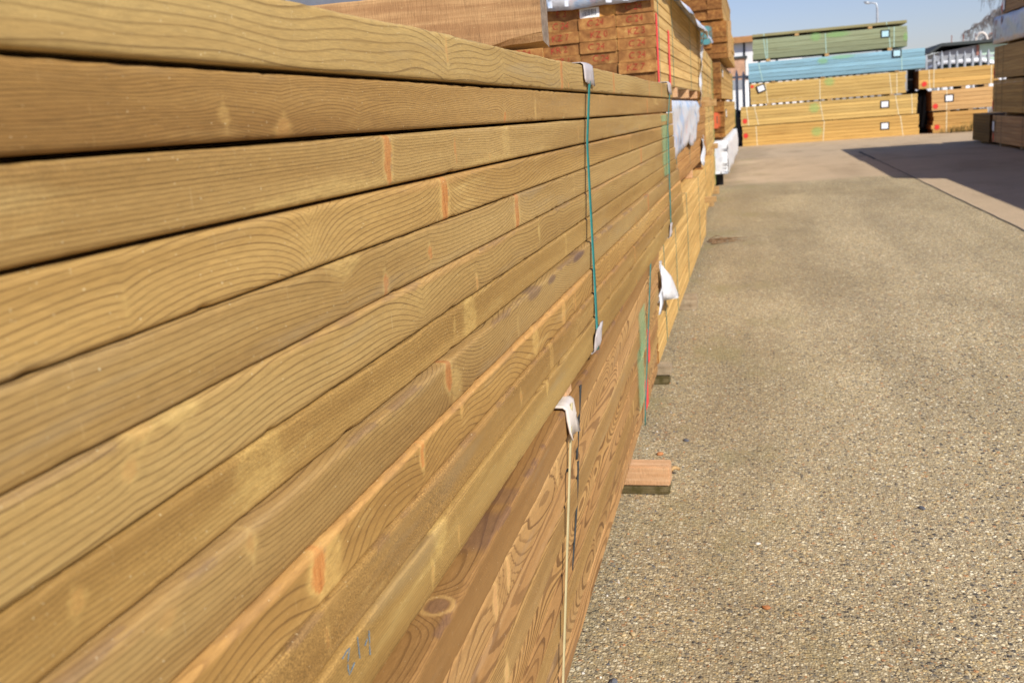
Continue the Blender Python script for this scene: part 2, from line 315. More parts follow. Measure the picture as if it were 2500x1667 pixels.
# ------------------------------------------------------------------ mesh helpers
class MB:
    def __init__(s): s.v = []; s.f = []; s.mi = []; s.uv = {}
    def add(s, vs, fs, mi=0):
        o = len(s.v); s.v += [tuple(p) for p in vs]
        for k, f in enumerate(fs):
            s.f.append(tuple(i + o for i in f)); s.mi.append(mi[k] if isinstance(mi, (list, tuple)) else mi)
        return s
    def box(s, x0, x1, y0, y1, z0, z1, mi=0):
        return s.add([(x0, y0, z0), (x1, y0, z0), (x1, y1, z0), (x0, y1, z0), (x0, y0, z1), (x1, y0, z1), (x1, y1, z1), (x0, y1, z1)],
                     [(0, 3, 2, 1), (4, 5, 6, 7), (0, 1, 5, 4), (1, 2, 6, 5), (2, 3, 7, 6), (3, 0, 4, 7)], mi)
    def prism_y(s, prof, y0, y1, mi=0, mie=None):
        n = len(prof); vs = [(x, y0, z) for x, z in prof] + [(x, y1, z) for x, z in prof]
        fs = [(i, i + n, (i + 1) % n + n, (i + 1) % n) for i in range(n)]; ms = [mi] * n
        fs += [tuple(range(n)), tuple(range(2 * n - 1, n - 1, -1))]; ms += [mi if mie is None else mie] * 2
        return s.add(vs, fs, ms)
    def plank(s, x0, x1, y0, y1, z0, z1, c=.003, mi=0, mie=None):
        return s.prism_y([(x0 + c, z0), (x0, z0 + c), (x0, z1 - c), (x0 + c, z1), (x1 - c, z1), (x1, z1 - c), (x1, z0 + c), (x1 - c, z0)], y0, y1, mi, mie)
    def cube_b(s, x0, x1, y0, y1, z0, z1, c=.004, mi=0):
        """box with chamfered edges"""
        import bmesh
        bm = bmesh.new(); r = bmesh.ops.create_cube(bm, size=1)
        for v in bm.verts: v.co = Vector((x0 + (v.co.x + .5) * (x1 - x0), y0 + (v.co.y + .5) * (y1 - y0), z0 + (v.co.z + .5) * (z1 - z0)))
        bmesh.ops.bevel(bm, geom=bm.edges[:], offset=c, segments=2, affect='EDGES')
        bm.verts.index_update(); s.add([v.co[:] for v in bm.verts], [[v.index for v in f.verts] for f in bm.faces], mi); bm.free(); return s
    def tube(s, pts, r, n=6, mi=0):
        pts = [Vector(p) for p in pts]; rs = r if isinstance(r, (list, tuple)) else [r] * len(pts); vs = []
        for i, p in enumerate(pts):
            d = (pts[min(i + 1, len(pts) - 1)] - pts[max(i - 1, 0)]).normalized()
            a = d.cross(Vector((.31, .2, .93)) if abs(d.z) < .9 else Vector((1, .1, 0))).normalized(); c = d.cross(a)
            vs += [p + rs[i] * (math.cos(2 * math.pi * k / n) * a + math.sin(2 * math.pi * k / n) * c) for k in range(n)]
        fs = [(i * n + k, i * n + (k + 1) % n, (i + 1) * n + (k + 1) % n, (i + 1) * n + k) for i in range(len(pts) - 1) for k in range(n)]
        fs += [tuple(range(n))[::-1], tuple((len(pts) - 1) * n + k for k in range(n))]
        return s.add(vs, fs, mi)
    def sheet(s, rows, th=.001, mi=0):
        """grid of points rows[i][j] given a real thickness"""
        R = np.array(rows, float); nr, nc = R.shape[:2]
        du = np.gradient(R, axis=0); dv = np.gradient(R, axis=1); nn = np.cross(du, dv); nn /= np.maximum(np.linalg.norm(nn, axis=2, keepdims=True), 1e-9)
        A = (R + nn * th / 2).reshape(-1, 3); B = (R - nn * th / 2).reshape(-1, 3); n = nr * nc
        fs = []
        for i in range(nr - 1):
            for j in range(nc - 1):
                a, b, c, d = i * nc + j, (i + 1) * nc + j, (i + 1) * nc + j + 1, i * nc + j + 1
                fs += [(a, b, c, d), (n + d, n + c, n + b, n + a)]
        rim = [(0, j) for j in range(nc)] + [(i, nc - 1) for i in range(1, nr)] + [(nr - 1, j) for j in range(nc - 2, -1, -1)] + [(i, 0) for i in range(nr - 2, 0, -1)]
        for k in range(len(rim)):
            a = rim[k][0] * nc + rim[k][1]; q = rim[(k + 1) % len(rim)]; b = q[0] * nc + q[1]; fs.append((a, b, n + b, n + a))
        return s.add(A.tolist() + B.tolist(), fs, mi)
    def build(s, name, mats, parent=None, smooth=False, tint=None, uvq=False):
        me = bpy.data.meshes.new(name); me.from_pydata(s.v, [], s.f)
        for m in (mats if isinstance(mats, (list, tuple)) else [mats]): me.materials.append(m)
        me.polygons.foreach_set('material_index', s.mi)
        if smooth: me.polygons.foreach_set('use_smooth', [True] * len(me.polygons))
        if uvq:
            uv = me.uv_layers.new(name='UVMap'); q = [(0, 0), (1, 0), (1, 1), (0, 1)]
            for p in me.polygons:
                for k, li in enumerate(p.loop_indices): uv.data[li].uv = q[k % 4]
        me.update()
        o = bpy.data.objects.new(name, me); C.objects.link(o)
        if parent: o.parent = parent
        o['tint'] = list(tint) if tint else [1.0, 1.0, 1.0]
        return o
def tag(o, label=None, cat=None, group=None, kind=None):
    for k, v in (('label', label), ('category', cat), ('group', group), ('kind', kind)):
        if v: o[k] = v
    return o
def empty(name, loc=(0, 0, 0), rz=0.0, label=None, cat=None, group=None):
    o = bpy.data.objects.new(name, None); o.empty_display_size = .1; C.objects.link(o)
    o.location = loc; o.rotation_euler = (0, 0, rz); return tag(o, label, cat, group)

# ------------------------------------------------------------------ detailed timber for the packs at the camera's elbow
def snoise(rng, n=7, ks=(.5, 6)):
    a = rng.normal(size=n); k = np.exp(rng.uniform(np.log(ks[0]), np.log(ks[1]), n)); p = rng.uniform(0, 6.28, n)
    a = a / k ** .7; a /= np.abs(a).sum() + 1e-9
    return lambda s: sum(a[i] * np.sin(k[i] * s * 6.2832 + p[i]) for i in range(n))
def smooth(x, a, b):
    t = np.clip((x - a) / (b - a), 0, 1); return t * t * (3 - 2 * t)
def detailed_board(name, parent, y0, y1, x0, z0, z1, P, depth=.145, yaw=0.0, fine=(.2, 2.6), tilt=(0, 0)):
    """One sawn board. Face looks to +X at x0 (+ yaw*y); arris rounded; growth rings, knots and stains as fields."""
    rng = np.random.default_rng(P['seed'])
    T = z1 - z0; R = P.get('arris', .0036)
    prof = []                                                    # (w inward, t up, from bottom back to top back)
    for q in (depth, depth * .6, .05, .02, .008): prof.append((q, 0))
    for k in range(5): a = k / 4 * math.pi / 2; prof.append((R - R * math.sin(a), R - R * math.cos(a)))
    nf = 20
    for k in range(1, nf): prof.append((0, R + (T - 2 * R) * k / nf))
    for k in range(5): a = k / 4 * math.pi / 2; prof.append((R - R * math.cos(a), T - R + R * math.sin(a)))
    for q in (.006, .009, .012, .015, .018, .021, .024, .027, .031, .037, .05, depth * .6, depth): prof.append((q, T))
    prof = np.array(prof); npf = len(prof)
    ys = [y0]
    while ys[-1] < y1:
        y = ys[-1]; ys.append(min(y1, y + (.004 if fine[0] < y < fine[1] else .012)))
    ys = np.array(ys); ny = len(ys)
    S = np.repeat(ys, npf).reshape(ny, npf); W = np.tile(prof[:, 0], (ny, 1)); Tt = np.tile(prof[:, 1], (ny, 1))
    nA, nB, nC, nD = snoise(rng), snoise(rng, ks=(1, 9)), snoise(rng, ks=(.3, 2)), snoise(rng, ks=(3, 30))
    tp, wp = P['pith']
    tpS = tp + P.get('dt', .012) * nC(S); wpS = wp + P.get('dw', .02) * nA(S * (.32 if P.get('flame') else 1.0)) + P.get('slope', 0) * (S - 1.2)
    r = np.hypot(Tt - tpS, W - wpS)
    fl_ = .2 if P.get('flame') else 1.0
    ring = r / P['rw'] + .5 * fl_ * nB(S * .7 + 3 * Tt) + .15 * nD(S * .6 + 4 * Tt + 2) + .8 * fl_ * P.get('wave', .4) * nB(S * .9 + 5 * Tt + 3)
    knot = np.zeros_like(S); halo = np.zeros_like(S); stain = np.zeros_like(S); band = np.zeros_like(S)
    for K in P.get('knots', ()):
        s0, wd, tc, th, defl, sg, red, hl = K                   # place, width, centre and half height (in T), bend, reach, knot strength, flare
        tn = Tt / T
        far_ = np.where(s0 > 1.55, .55, 1.0); wd = wd * (1.35 if red > .8 else float(far_)); hl = hl * (.6 if s0 > 1.55 else .9) * (1.0 if red > .3 else .72)
        d = S - s0 - .12 * T * (tn - tc) + .0015 * np.sin(tn * 9 + s0 * 50)
        k2 = np.clip(1 - ((tn - tc) / th) ** 2, 0, 1)
        hw = wd / 2 * np.sqrt(k2) + 1e-6
        knot = np.maximum(knot, red * (1 - smooth(np.abs(d), hw * .75, hw * 1.1)) * (k2 > .01))
        stain = np.maximum(stain, .55 * (red > .8) * np.exp(-((d - hw * 1.02) / .0007) ** 2) * (k2 > .05) * (np.sin(tn * 21 + s0 * 90) > -.2))
        vert = np.exp(-np.clip(np.abs(tn - tc) - th, 0, 9) ** 2 / .05)
        halo = np.maximum(halo, hl * np.exp(-np.clip(np.abs(d) - hw, 0, 9) / (wd * (.36 if red > .8 else .40) + .001)) * vert)
        ring = ring + defl * np.exp(-np.abs(d) / sg) * (.35 + .65 * vert)
        if red < .9 and hl > .6: ring = ring + .25 * np.exp(-np.abs(d) / (sg * .7)) * np.sin(Tt * 900)
    bn = P.get('band', 0)
    if bn:
        nE = snoise(rng, ks=(.6, 7)); lim = T - .0032 - .0042 * np.clip(.3 + nE(S) * 2.2, 0, 1.6)
        band = bn * smooth(Tt, lim, lim + .0015) * np.clip(.55 + 1.6 * nC(S + 5), 0, 1)
        stn = smooth(nB(S * 2.2 + 9) + .25 * nD(S * 2 + 300 * Tt), .16, .30) * smooth(Tt + .003 * nD(S * 1.5), T - .005, T - .003) * (1 - smooth(W, .004, .009))
        stain = np.maximum(stain, .55 * P.get('bark', 0) * stn)
    for (s0, ln, tc, hh, st) in P.get('stains', ()):
        e = np.hypot((S - s0) / ln, (Tt / T - tc) / hh); stain = np.maximum(stain, st * (1 - smooth(e, .55, 1.1)))
    for (sk, wk, rk) in P.get('topknots', ()):                    # knot on the upper face
        up = (Tt > T - .004)
        e = np.hypot((S - sk), (W - wk) * 1.15)
        ring = ring + up * 5.0 * np.exp(-(e / (rk * 1.9)) ** 2)
        knot = np.maximum(knot, up * .75 * (1 - smooth(e, rk * .72, rk * .82)))
        halo = np.maximum(halo, up * .9 * np.exp(-((e - rk) / (rk * .22)) ** 2))
    wob = .0007 * nB(S + 2) + .0004 * nD(S)
    top = P.get('topw', .0005) * nD(S * .4 + 1) * (Tt / T) ** 2
    wrp = P.get('bow', 0.0) * ((S - 2) / 2) ** 2
    dent = np.zeros_like(S); dent2 = np.zeros_like(S)
    for _ in range(26):
        sc_, aw = rng.uniform(y0, min(y1, 3.0)), rng.uniform(.003, .014); g_ = rng.uniform(.0003, .0011) * np.exp(-((S - sc_) / aw) ** 2)
        if rng.random() < .6: dent = dent + g_
        else: dent2 = dent2 + g_
    rag = np.abs(nD(S * 3.1 + 4)) * .0006
    wt_ = smooth(Tt, T - .005, T - .001) * (1 - smooth(W, .003, .007)); wb_ = (1 - smooth(Tt, .001, .005)) * (1 - smooth(W, .003, .007))
    wob = wob - (dent + rag) * wt_ - (dent2 + rag) * wb_; top = top - (dent + rag) * .8 * wt_ + dent2 * .8 * wb_
    V = np.stack([x0 + yaw * S - W + wob, S, z0 + Tt + top + wrp + (tilt[0] + (tilt[1] - tilt[0]) * Tt / T) * (1.95 - S)], 2).reshape(-1, 3)
    i = np.arange(ny - 1)[:, None] * npf + np.arange(npf - 1)[None, :]
    F = np.stack([i, i + npf, i + npf + 1, i + 1], 2).reshape(-1, 4)
    nv, nF = len(V), len(F)
    caps = [list(range(npf))[::-1], [(ny - 1) * npf + k for k in range(npf)]]
    me = bpy.data.meshes.new(name)
    me.vertices.add(nv); me.vertices.foreach_set('co', V.ravel())
    tot = nF * 4 + 2 * npf
    me.loops.add(tot); me.loops.foreach_set('vertex_index', np.concatenate([F.ravel(), caps[0], caps[1]]).astype(np.int32))
    me.polygons.add(nF + 2)
    me.polygons.foreach_set('loop_start', np.concatenate([np.arange(nF) * 4, [nF * 4, nF * 4 + npf]]).astype(np.int32))
    me.polygons.foreach_set('material_index', np.concatenate([np.zeros(nF), [1, 1]]).astype(np.int32))
    me.polygons.foreach_set('use_smooth', np.concatenate([np.ones(nF), [0, 0]]).astype(bool))
    me.materials.append(WN); me.materials.append(WE)
    for nm, A in (('ring', ring), ('knot', knot), ('halo', halo), ('band', band), ('stain', stain)):
        at = me.attributes.new(nm, 'FLOAT', 'POINT'); at.data.foreach_set('value', A.ravel().astype(np.float32))
    me.update(); me.validate()
    o = bpy.data.objects.new(name, me); C.objects.link(o); o.parent = parent
    o['tint'] = [float(q) for q in P.get('tint', (1, 1, 1))]; o['line'] = float(P.get('line', .8)); o['fuzz'] = float(P.get('fuzz', .25))
    o['seed'] = float(P['seed'] * 3.7); o['kred'] = float(P.get('kred', 1.0)); o['kbrown'] = float(P.get('kbrown', 0)); o['wide'] = float(P.get('wide', 0))
    return o

# knots: (Y, width, centre, half height, ring bend, reach, knot strength, flare)
def k_(y, w=.014, tc=.5, th=.9, d=2.2, sg=.02, red=1.0, hl=.8): return (y, w, tc, th, d, sg, red, hl)
DK = [.318, .322, .322, .320, .319, .317, .3155, .305, .300, .2965, .2925]
ZS = [.094, .0445, -.0044, -.0512, -.0967, -.1411, -.1875, -.2275, -.2745, -.3155, -.356, -.4075]
TILT = [.002, .002, .0033, .0023, .0016, .0004, 0, 0, 0, 0, 0, 0]        # seams of the upper boards rise towards the camera
GAP = [.0026, .0034, .0026, .0010, .0006, .0006, .0006, .0003, .0003, .0003, 0]
FRONT = [
 dict(pith=(-.10, .06), rw=.0062, line=.62, wave=.8, tint=(1.03, 1.05, 1.04), fuzz=.12, topw=.0022, arris=.0035,
      knots=[k_(1.679, .016, .5, 1.1, -1.2, .03), k_(2.315, .02, .5, 1.1, -1.2, .03), k_(1.282, .02, .6, .9, -1.6, .05, 0, .4), k_(2.63, .02, .5, 1, 1, .03, .2, .5), k_(3.1, .02), k_(3.5, .02)]),
 dict(pith=(-.05, .02), rw=.0021, line=.75, wave=.9, tint=(.96, .89, .82), fuzz=.1, dt=.02,
      knots=[k_(1.285, .008, .16, .16, 6, .04, 1, .7), k_(.646, .020, .10, .22, 4.5, .045, .2, .75), k_(.785, .05, .2, .12, 4, .05, 0, .45), k_(1.475, .010, .3, .4, 5, .04, 0, .8), k_(1.663, .014, .3, .4, 2, .05, 0, .5),
             k_(2.588, .02, .4, .6, 1.5, .04, .1, .7), k_(2.806, .02, .4, .6, 1.5, .04, 0, .6), k_(3.053, .02), k_(.95, .05, .5, .6, 2.6, .06, 0, .1)]),
 dict(pith=(-.09, .01), rw=.0027, line=.78, wave=.35, tint=(1.0, .985, .96), fuzz=.2, dt=.008,
      knots=[k_(.844, .014, .62, .62, -3.5, .014), k_(1.049, .007, .5, .35, -1.0, .02, .7, .5), k_(1.279, .03, .5, 1, -1.2, .03, 0, .6), k_(2.194, .03, .5, 1, -1, .03, 0, .7), k_(2.495, .03, .5, 1, -1, .03, 0, .5), k_(3.05, .03, .5, 1, -1, .03, .2, .6),
             k_(.72, .26, -.02, .26, 0, .02, 0, .75), k_(1.2, .22, -.02, .22, 0, .02, 0, .7), k_(1.5, .2, -.02, .2, 0, .02, 0, .6)]),
 dict(pith=(.13, .03), rw=.0041, line=.85, wave=.5, tint=(1.05, 1.0, .90), fuzz=.06, dt=.02, band=.5,
      knots=[k_(.992, .018, .52, .75, 6.5, .032), k_(.662, .022, .5, 1.0, -7.5, .042, 0, .5), k_(2.566, .03, .5, 1, 2, .04, .1, .8), k_(3.231, .03, .5, 1, 2, .04, .1, .7), k_(1.9, .03, .5, 1, .8, .06, 0, .1)]),
 dict(pith=(.12, .02), rw=.0041, line=.82, wave=.7, tint=(.98, .965, .94), fuzz=.1, dt=.012,
      knots=[k_(1.30, .017, .5, 1.1, 5.5, .04), k_(.715, .05, .95, .22, -4.5, .05, 0, .8), k_(1.738, .03, .5, 1, 2, .04, 0, .7), k_(2.186, .03, .5, 1, 1, .04, 0, .5), k_(2.8, .03), k_(3.3, .03, .5, 1, 1, .04, .2, .6)]),
 dict(pith=(.10, .05), rw=.0040, line=.88, wave=.5, tint=(1.0, .98, .93), fuzz=.08, dt=.012, band=.75, bark=.5,
      knots=[k_(.886, .04, .8, .5, -4, .07, 0, .5), k_(.469, .03, .95, .15, 1, .03, 0, .8), k_(.417, .012, .61, .12, .8, .02, .3, .8), k_(.43, .02, .97, .1, .5, .02, .2, .9), k_(1.572, .03, .5, 1, 2, .05, 0, .6), k_(2.3, .03, .5, 1, 1.5, .04, .1, .6)]),
 dict(pith=(.12, .015), rw=.0031, line=.72, wave=.35, tint=(.97, .92, .80), fuzz=.5, dt=.01,
      knots=[k_(1.028, .04, .4, .9, -4.5, .04, 0, .85), k_(1.61, .025, .5, 1, 4, .04, 0, .9), k_(.542, .05, .6, .9, 0, .04, 0, .7), k_(.36, .012, .58, .14, 1, .02, .25, .8), k_(2.3, .03, .5, 1, 1, .03, 0, .7), k_(2.9, .04, .5, 1, 1, .03, 0, .7)]),
 dict(pith=(.11, .05), rw=.0033, line=.85, wave=.6, tint=(.90, .86, .82), fuzz=.3, dt=.02, band=.35, bark=.8, arris=.0035,
      knots=[k_(.905, .017, .70, .34, 4.5, .05), k_(.928, .03, .3, .4, 1, .04, 0, .9), k_(.501, .010, .8, .14, 1.2, .03, .35, .9), k_(.41, .02, .75, .1, .5, .02, .2, .7), k_(1.45, .05, .5, .8, 3.0, .06, 0, .2), k_(2.04, .05, .5, .8, 2, .05, 0, .7), k_(2.319, .04, .5, .8, 2, .05, 0, .6), k_(2.8, .03)],
      stains=[(1.66, .07, .88, .16, .9), (1.43, .035, .86, .14, .7), (1.31, .05, .9, .2, .6), (2.05, .05, .93, .1, .5)]),
 dict(pith=(-.02, .055), rw=.0045, line=.72, wave=.5, tint=(1.17, 1.08, .95), fuzz=.2, dt=.012, dw=.03, band=.9, bark=.35, arris=.0035,
      knots=[k_(.573, .017, .62, .40, 1.5, .03, 1, 1), k_(.592, .03, .5, .55, 0, .03, 0, .9), k_(.796, .008, .72, .32, 2, .04, .9, .8), k_(1.272, .03, .6, .5, 2.5, .05, 0, .8), k_(1.476, .022, .5, .5, 2.5, .05, .3, .9), k_(1.578, .022, .5, .5, 2, .04, .3, .8), k_(1.976, .03, .5, .6, 2, .05, 0, .7), k_(2.22, .03, .5, .6, 2, .05, 0, .7)]),
 dict(pith=(-.06, .02), rw=.0017, line=.62, wave=.35, tint=(.93, .85, .74), fuzz=1.0, dt=.01, band=.6, bark=.6,
      knots=[k_(1.352, .02, .5, .6, 1.5, .04, .1, .8), k_(1.953, .03, .5, .6, 1.5, .04, .1, .7), k_(2.37, .02, .5, .9, 1, .03, .8, .8)]),
 dict(pith=(-.045, .012), rw=.0026, line=.75, wave=.22, tint=(.98, .94, .82), fuzz=.5, dt=.006, arris=.003, band=.25,
      knots=[k_(.80, .03, .85, .3, .8, .04, 0, .9), k_(1.8, .03, .5, .6, .6, .04, 0, .3)]),
]
PACK_L = 3.75
upper = empty('timber_pack', (0, 0, EYE), 0, 'long pack of honey coloured planks beside the camera, strapped in green, rough beam on top', 'timber pack')
Y0, Y1 = .2, 3.95
front = []
for k, P in enumerate(FRONT):
    P['seed'] = 11 + k * 5
    rk = random.Random(k * 31 + 2)
    P['knots'] = list(P.get('knots', ())) + [k_(rk.uniform(.4, 3.4), rk.uniform(.005, .011), rk.uniform(.15, .9), rk.uniform(.1, .3), rk.choice((-1, 1)) * rk.uniform(.6, 1.6), .025, rk.choice((0, .35, .6, .9)), rk.uniform(.5, .9)) for _ in range(4)]
    front.append(detailed_board('board', upper, Y0 + random.uniform(-.008, .008), Y1 + random.uniform(-.006, .006), -DK[k], ZS[k + 1] + GAP[k] * .5, ZS[k] - (GAP[k - 1] * .5 if k else 0), P, tilt=(TILT[k + 1], TILT[k])))
    b = MB()
    for c in range(6):
        x1 = -DK[k] - .1475 - c * .1475; b.plank(x1 - .145, x1, Y0, Y1 + random.uniform(-.01, .01), ZS[k + 1] + .0001, ZS[k] - .0001, .0003, 0, 1)
    o = b.build('inner_boards', [WF, WE], upper, tint=(.9, .88, .84)); zm = (ZS[k] + ZS[k + 1]) / 2
    for v in o.data.vertices: v.co.z += (TILT[k] if v.co.z > zm else TILT[k + 1]) * (1.95 - v.co.y)
def face_ribbon(parent, name, m, y_top, z_top, y_bot, z_bot, wid, xf, th=.0007, off=.0012, n=14, curve=0):
    rows = []
    for i in range(n + 1):
        a = i / n; z = z_top + (z_bot - z_top) * a; y = y_top + (y_bot - y_top) * a + curve * math.sin(a * math.pi)
        x = xf(y, z) + off
        rows.append([(x + .0022 * q, y + (q - .5) * wid, z) for q in (0, .35, .65, 1)])
    b = MB(); b.sheet(rows, th); return b.build(name, m, parent, True)
def xf_upper(y, z):
    k = next((i for i in range(11) if z >= ZS[i + 1]), 10)
    return -min(DK[max(0, k - 1)], DK[k], DK[min(10, k + 1)])
def strap_chain(parent, m, y_top, y_bot, wid):
    # bears on the proudest boards and bridges the rest
    zt, zb = .066, -.409; kn = [(zt, -.3155), (-.05, -.3175), (-.2275, -.3035), (-.30, -.2975), (zb, -.2895)]
    def xs(y, z):
        for (za, xa), (zb2, xb) in zip(kn, kn[1:]):
            if z >= zb2 - 1e-6: return xa + (xb - xa) * (za - z) / (za - zb2)
        return kn[-1][1]
    face_ribbon(parent, 'strap', m, y_top, zt, y_bot, zb, wid, xs, n=30)
    b = MB(); b.sheet([[(x, y_top + q * wid, .0968) for q in (-.5, .5)] for x in np.linspace(-1.3, -.3155, 8)], .0008); b.build('strap', m, parent)
strap_chain(upper, GREEN, 1.94, 1.70, .0105)
strap_chain(upper, GREEN, 3.775, 3.28, .011)
def corner_cap(parent, m, y, z, xf, wid=.045, top=.05, drop=.045, up=True, th=.0022, bulge=.004, name='corner_protector'):
    """folded plastic pad over an arris, its lower lip lifting off the face a little"""
    rows = []; sgn = 1 if up else -1; rng = random.Random(int(y * 1000))
    for i in range(9):
        a = i / 8; yy = y + (a - .5) * wid; e = 1 - (2 * a - 1) ** 2
        j = rng.uniform(-.002, .002)
        pr = [(xf - top, z + sgn * .003), (xf - .012, z + sgn * (.003 + .001 * e)), (xf - .003, z + sgn * (.0026 + .001 * e)), (xf + .0012 + .0012 * e, z - sgn * .001),
              (xf + .0022 + bulge * e + .0018 * max(0, 1 - abs(a - .55) * 6), z - sgn * drop * .35), (xf + .002 + bulge * .6 * (1 - e) + .002 * max(0, 1 - abs(a - .5) * 5), z - sgn * (drop * .7 + j)), (xf + .003 + bulge * (1 - e), z - sgn * (drop + j + .006 * (a - .5)))]
        rows.append([(px, yy, pz) for px, pz in pr])
    b = MB(); b.sheet(rows, th); return b.build(name, m, parent, True)
corner_cap(upper, CAPM, 1.945, .096, -.3168, .108, .06, .037, bulge=.0012, th=.0016)
corner_cap(upper, CAPM, 3.775, .096, -.3165, .12, .06, .04, bulge=.002)
corner_cap(upper, CAPM, 1.715, -.4085, -.2915, .075, .05, .036, up=False)
corner_cap(upper, CAPM, 3.285, -.4085, -.2915, .06, .05, .04, up=False)
# crayon number
XM = -.2925 + .0011
for st in ([(.5749, -.3585), (.5842, -.3572), (.5882, -.3575), (.5836, -.3640), (.582, -.3705), (.5825, -.3757), (.5875, -.3745), (.5933, -.3722)], [(.6029, -.3575), (.6026, -.3745)], [(.6243, -.3660), (.6137, -.3706)], [(.6238, -.3640), (.6206, -.3822)]):
    b = MB(); b.tube([(XM - .0006, y, z) for y, z in st], .00045, 5); b.build('crayon_stroke', BLUEC, front[10])
# sprayed green marks across the far ends of the boards
def mark(parent, m, x, y0, y1, z0, z1, name='spray_mark', skew=0.0, yaw=0.0):
    b = MB(); f = lambda y: x + yaw * y
    b.add([(f(y0), y0, z0), (f(y1), y1, z0 + skew), (f(y1), y1, z1 + skew), (f(y0), y0, z1)], [(0, 1, 2, 3)])
    return b.build(name, m, parent, uvq=True)
for k, (ya, yb, za, zb) in {2: (3.44, 3.70, .25, .75), 3: (3.42, 3.72, -.15, 1.15), 4: (3.40, 3.72, -.2, 1.2), 5: (3.38, 3.70, -.2, 1.2), 6: (3.40, 3.66, .1, 1.2)}.items():
    t = ZS[k] - ZS[k + 1]; mark(front[k], S_GR2, -DK[k] + .0016, ya, yb, ZS[k + 1] + max(0, za) * t + .001, ZS[k + 1] + min(1, zb) * t - .001)

# ---- the lower pack
YAW = -.0203
lower = empty('timber_pack', (0, 0, EYE), 0, 'brown flame-grained timber pack lowest beside the camera, under the honey coloured pack', 'timber pack')
LT, LB = -.43, -.876
NL = 9; lh = (LT - LB) / NL
lfront = []; rl = random.Random(77)
for k in range(NL):
    P = dict(seed=101 + k * 7, arris_=0, pith=(.02 + .012 * math.sin(k * 2.1), .055 + .02 * math.sin(k)), rw=.0034, dw=.045, dt=.03, wave=1.0, line=.8, flame=1, wide=(.9, .15, .7, .5, 1.0, .3, .8, .6, .9)[k], tint=(1.15 + .04 * math.sin(k * 1.7), 1.01 + .03 * math.sin(k * 2.3), 1.02 + .03 * math.sin(k)), fuzz=.2, arris=.0042, kred=.25,
             knots=[k_(random.uniform(.6, 2.9), random.uniform(.012, .02), random.uniform(.3, .7), random.uniform(.3, .6), random.choice((-2, 2, 3)), .04, random.choice((0, .3, .7)), .9) for _ in range(2)])
    P['tint'] = tuple(q * (1.0, .93, 1.06, .97, 1.04, .9, 1.05, .95, 1.02)[k] for q in P['tint'])
    if k in (3, 6): P.update(pith=(.13, .03), dw=.02, rw=.0034)
    if k == 0: P.update(tint=(.90, .76, .72), dw=.03, line=.7, fuzz=.2, band=.2, bark=.9, topknots=[(.790, .0185, .0175)], knots=[], pith=(.11, .05), rw=.0024, kbrown=1.0, kred=.9, wide=.1, stains=[(.96, .06, 1.0, .02, .5), (1.06, .03, 1.0, .02, .35)])
    if k == 1: P['knots'] += [k_(.999, .012, .6, .35, 3, .04, .7, 1), k_(1.319, .014, .6, .4, 2, .04, .1, 1), k_(1.953, .02, .6, .4, 2, .04, .1, 1)]
    lfront.append(detailed_board('board', lower, -.45 + random.uniform(-.01, .01), 3.3 + random.uniform(-.01, .01), -.2645 - .0029 * k + .0013 * math.sin(k * 2.6), LT - (k + 1) * lh + .0014, LT - k * lh - .0014, P, yaw=YAW, fine=(.5, 2.2)))
    b = MB()
    for c in range(6):
        x1 = -.2645 - .0029 * k - .148 - c * .1475
        b.prism_y([(x1 - .145, LT - (k + 1) * lh + .001), (x1, LT - (k + 1) * lh + .001), (x1, LT - k * lh - .001), (x1 - .145, LT - k * lh - .001)], -.45, 3.3, 0, 1)
    o = b.build('inner_boards', [WF, WE], lower, tint=(.85, .75, .62))
    for v in o.data.vertices: v.co.x += YAW * v.co.y
xl = lambda y, z: -.2645 + YAW * y - .0029 * max(0, (LT - z) / lh)
xls = lambda y, z: -.2645 + YAW * y + .0045 - .020 * min(1, max(0, (LT - z) / .42))
face_ribbon(lower, 'strap', CREAM, 1.425, LT + .004, 1.285, LB - .002, .006, xls, n=20)
face_ribbon(lower, 'twine', DARKS, 1.545, LT - .001, 1.50, -.545, .0034, xl, n=14, th=.0014)
face_ribbon(lower, 'twine', DARKS, 1.515, -.553, 1.445, -.715, .0026, xl, n=14, th=.0014, curve=.012)
b = MB(); b.tube([(xl(1.4, -.52) + .001, 1.392, -.524), (xl(1.4, -.52) + .0015, 1.412, -.530)], .0028, 6); b.build('twine', DARKS, lower)
corner_cap(lower, CAPW, 1.43, LT + .001, -.2645 + YAW * 1.43 + .001, .062, .055, .05, bulge=.006, th=.0028)
for yy, zz in ((2.72, -.50), (2.80, -.60)): pass
face_ribbon(lower, 'strap', GREEN, 2.90, LT + .002, 2.70, LB, .010, xls, n=16)
mark(lfront[2], S_GR2, xl(0, -.56) + .0016, 2.58, 2.80, -.66, -.50, yaw=YAW)
mark(lfront[4], S_GR2, xl(0, -.66) + .0016, 2.55, 2.76, -.80, -.60, yaw=YAW)
mark(lfront[4], S_PINK, xl(0, -.66) + .0016, 2.86, 2.95, -.74, -.58, yaw=YAW)
mark(lfront[7], S_PINK, xl(0, -.80) + .0016, 2.80, 2.92, -.87, -.76, yaw=YAW)

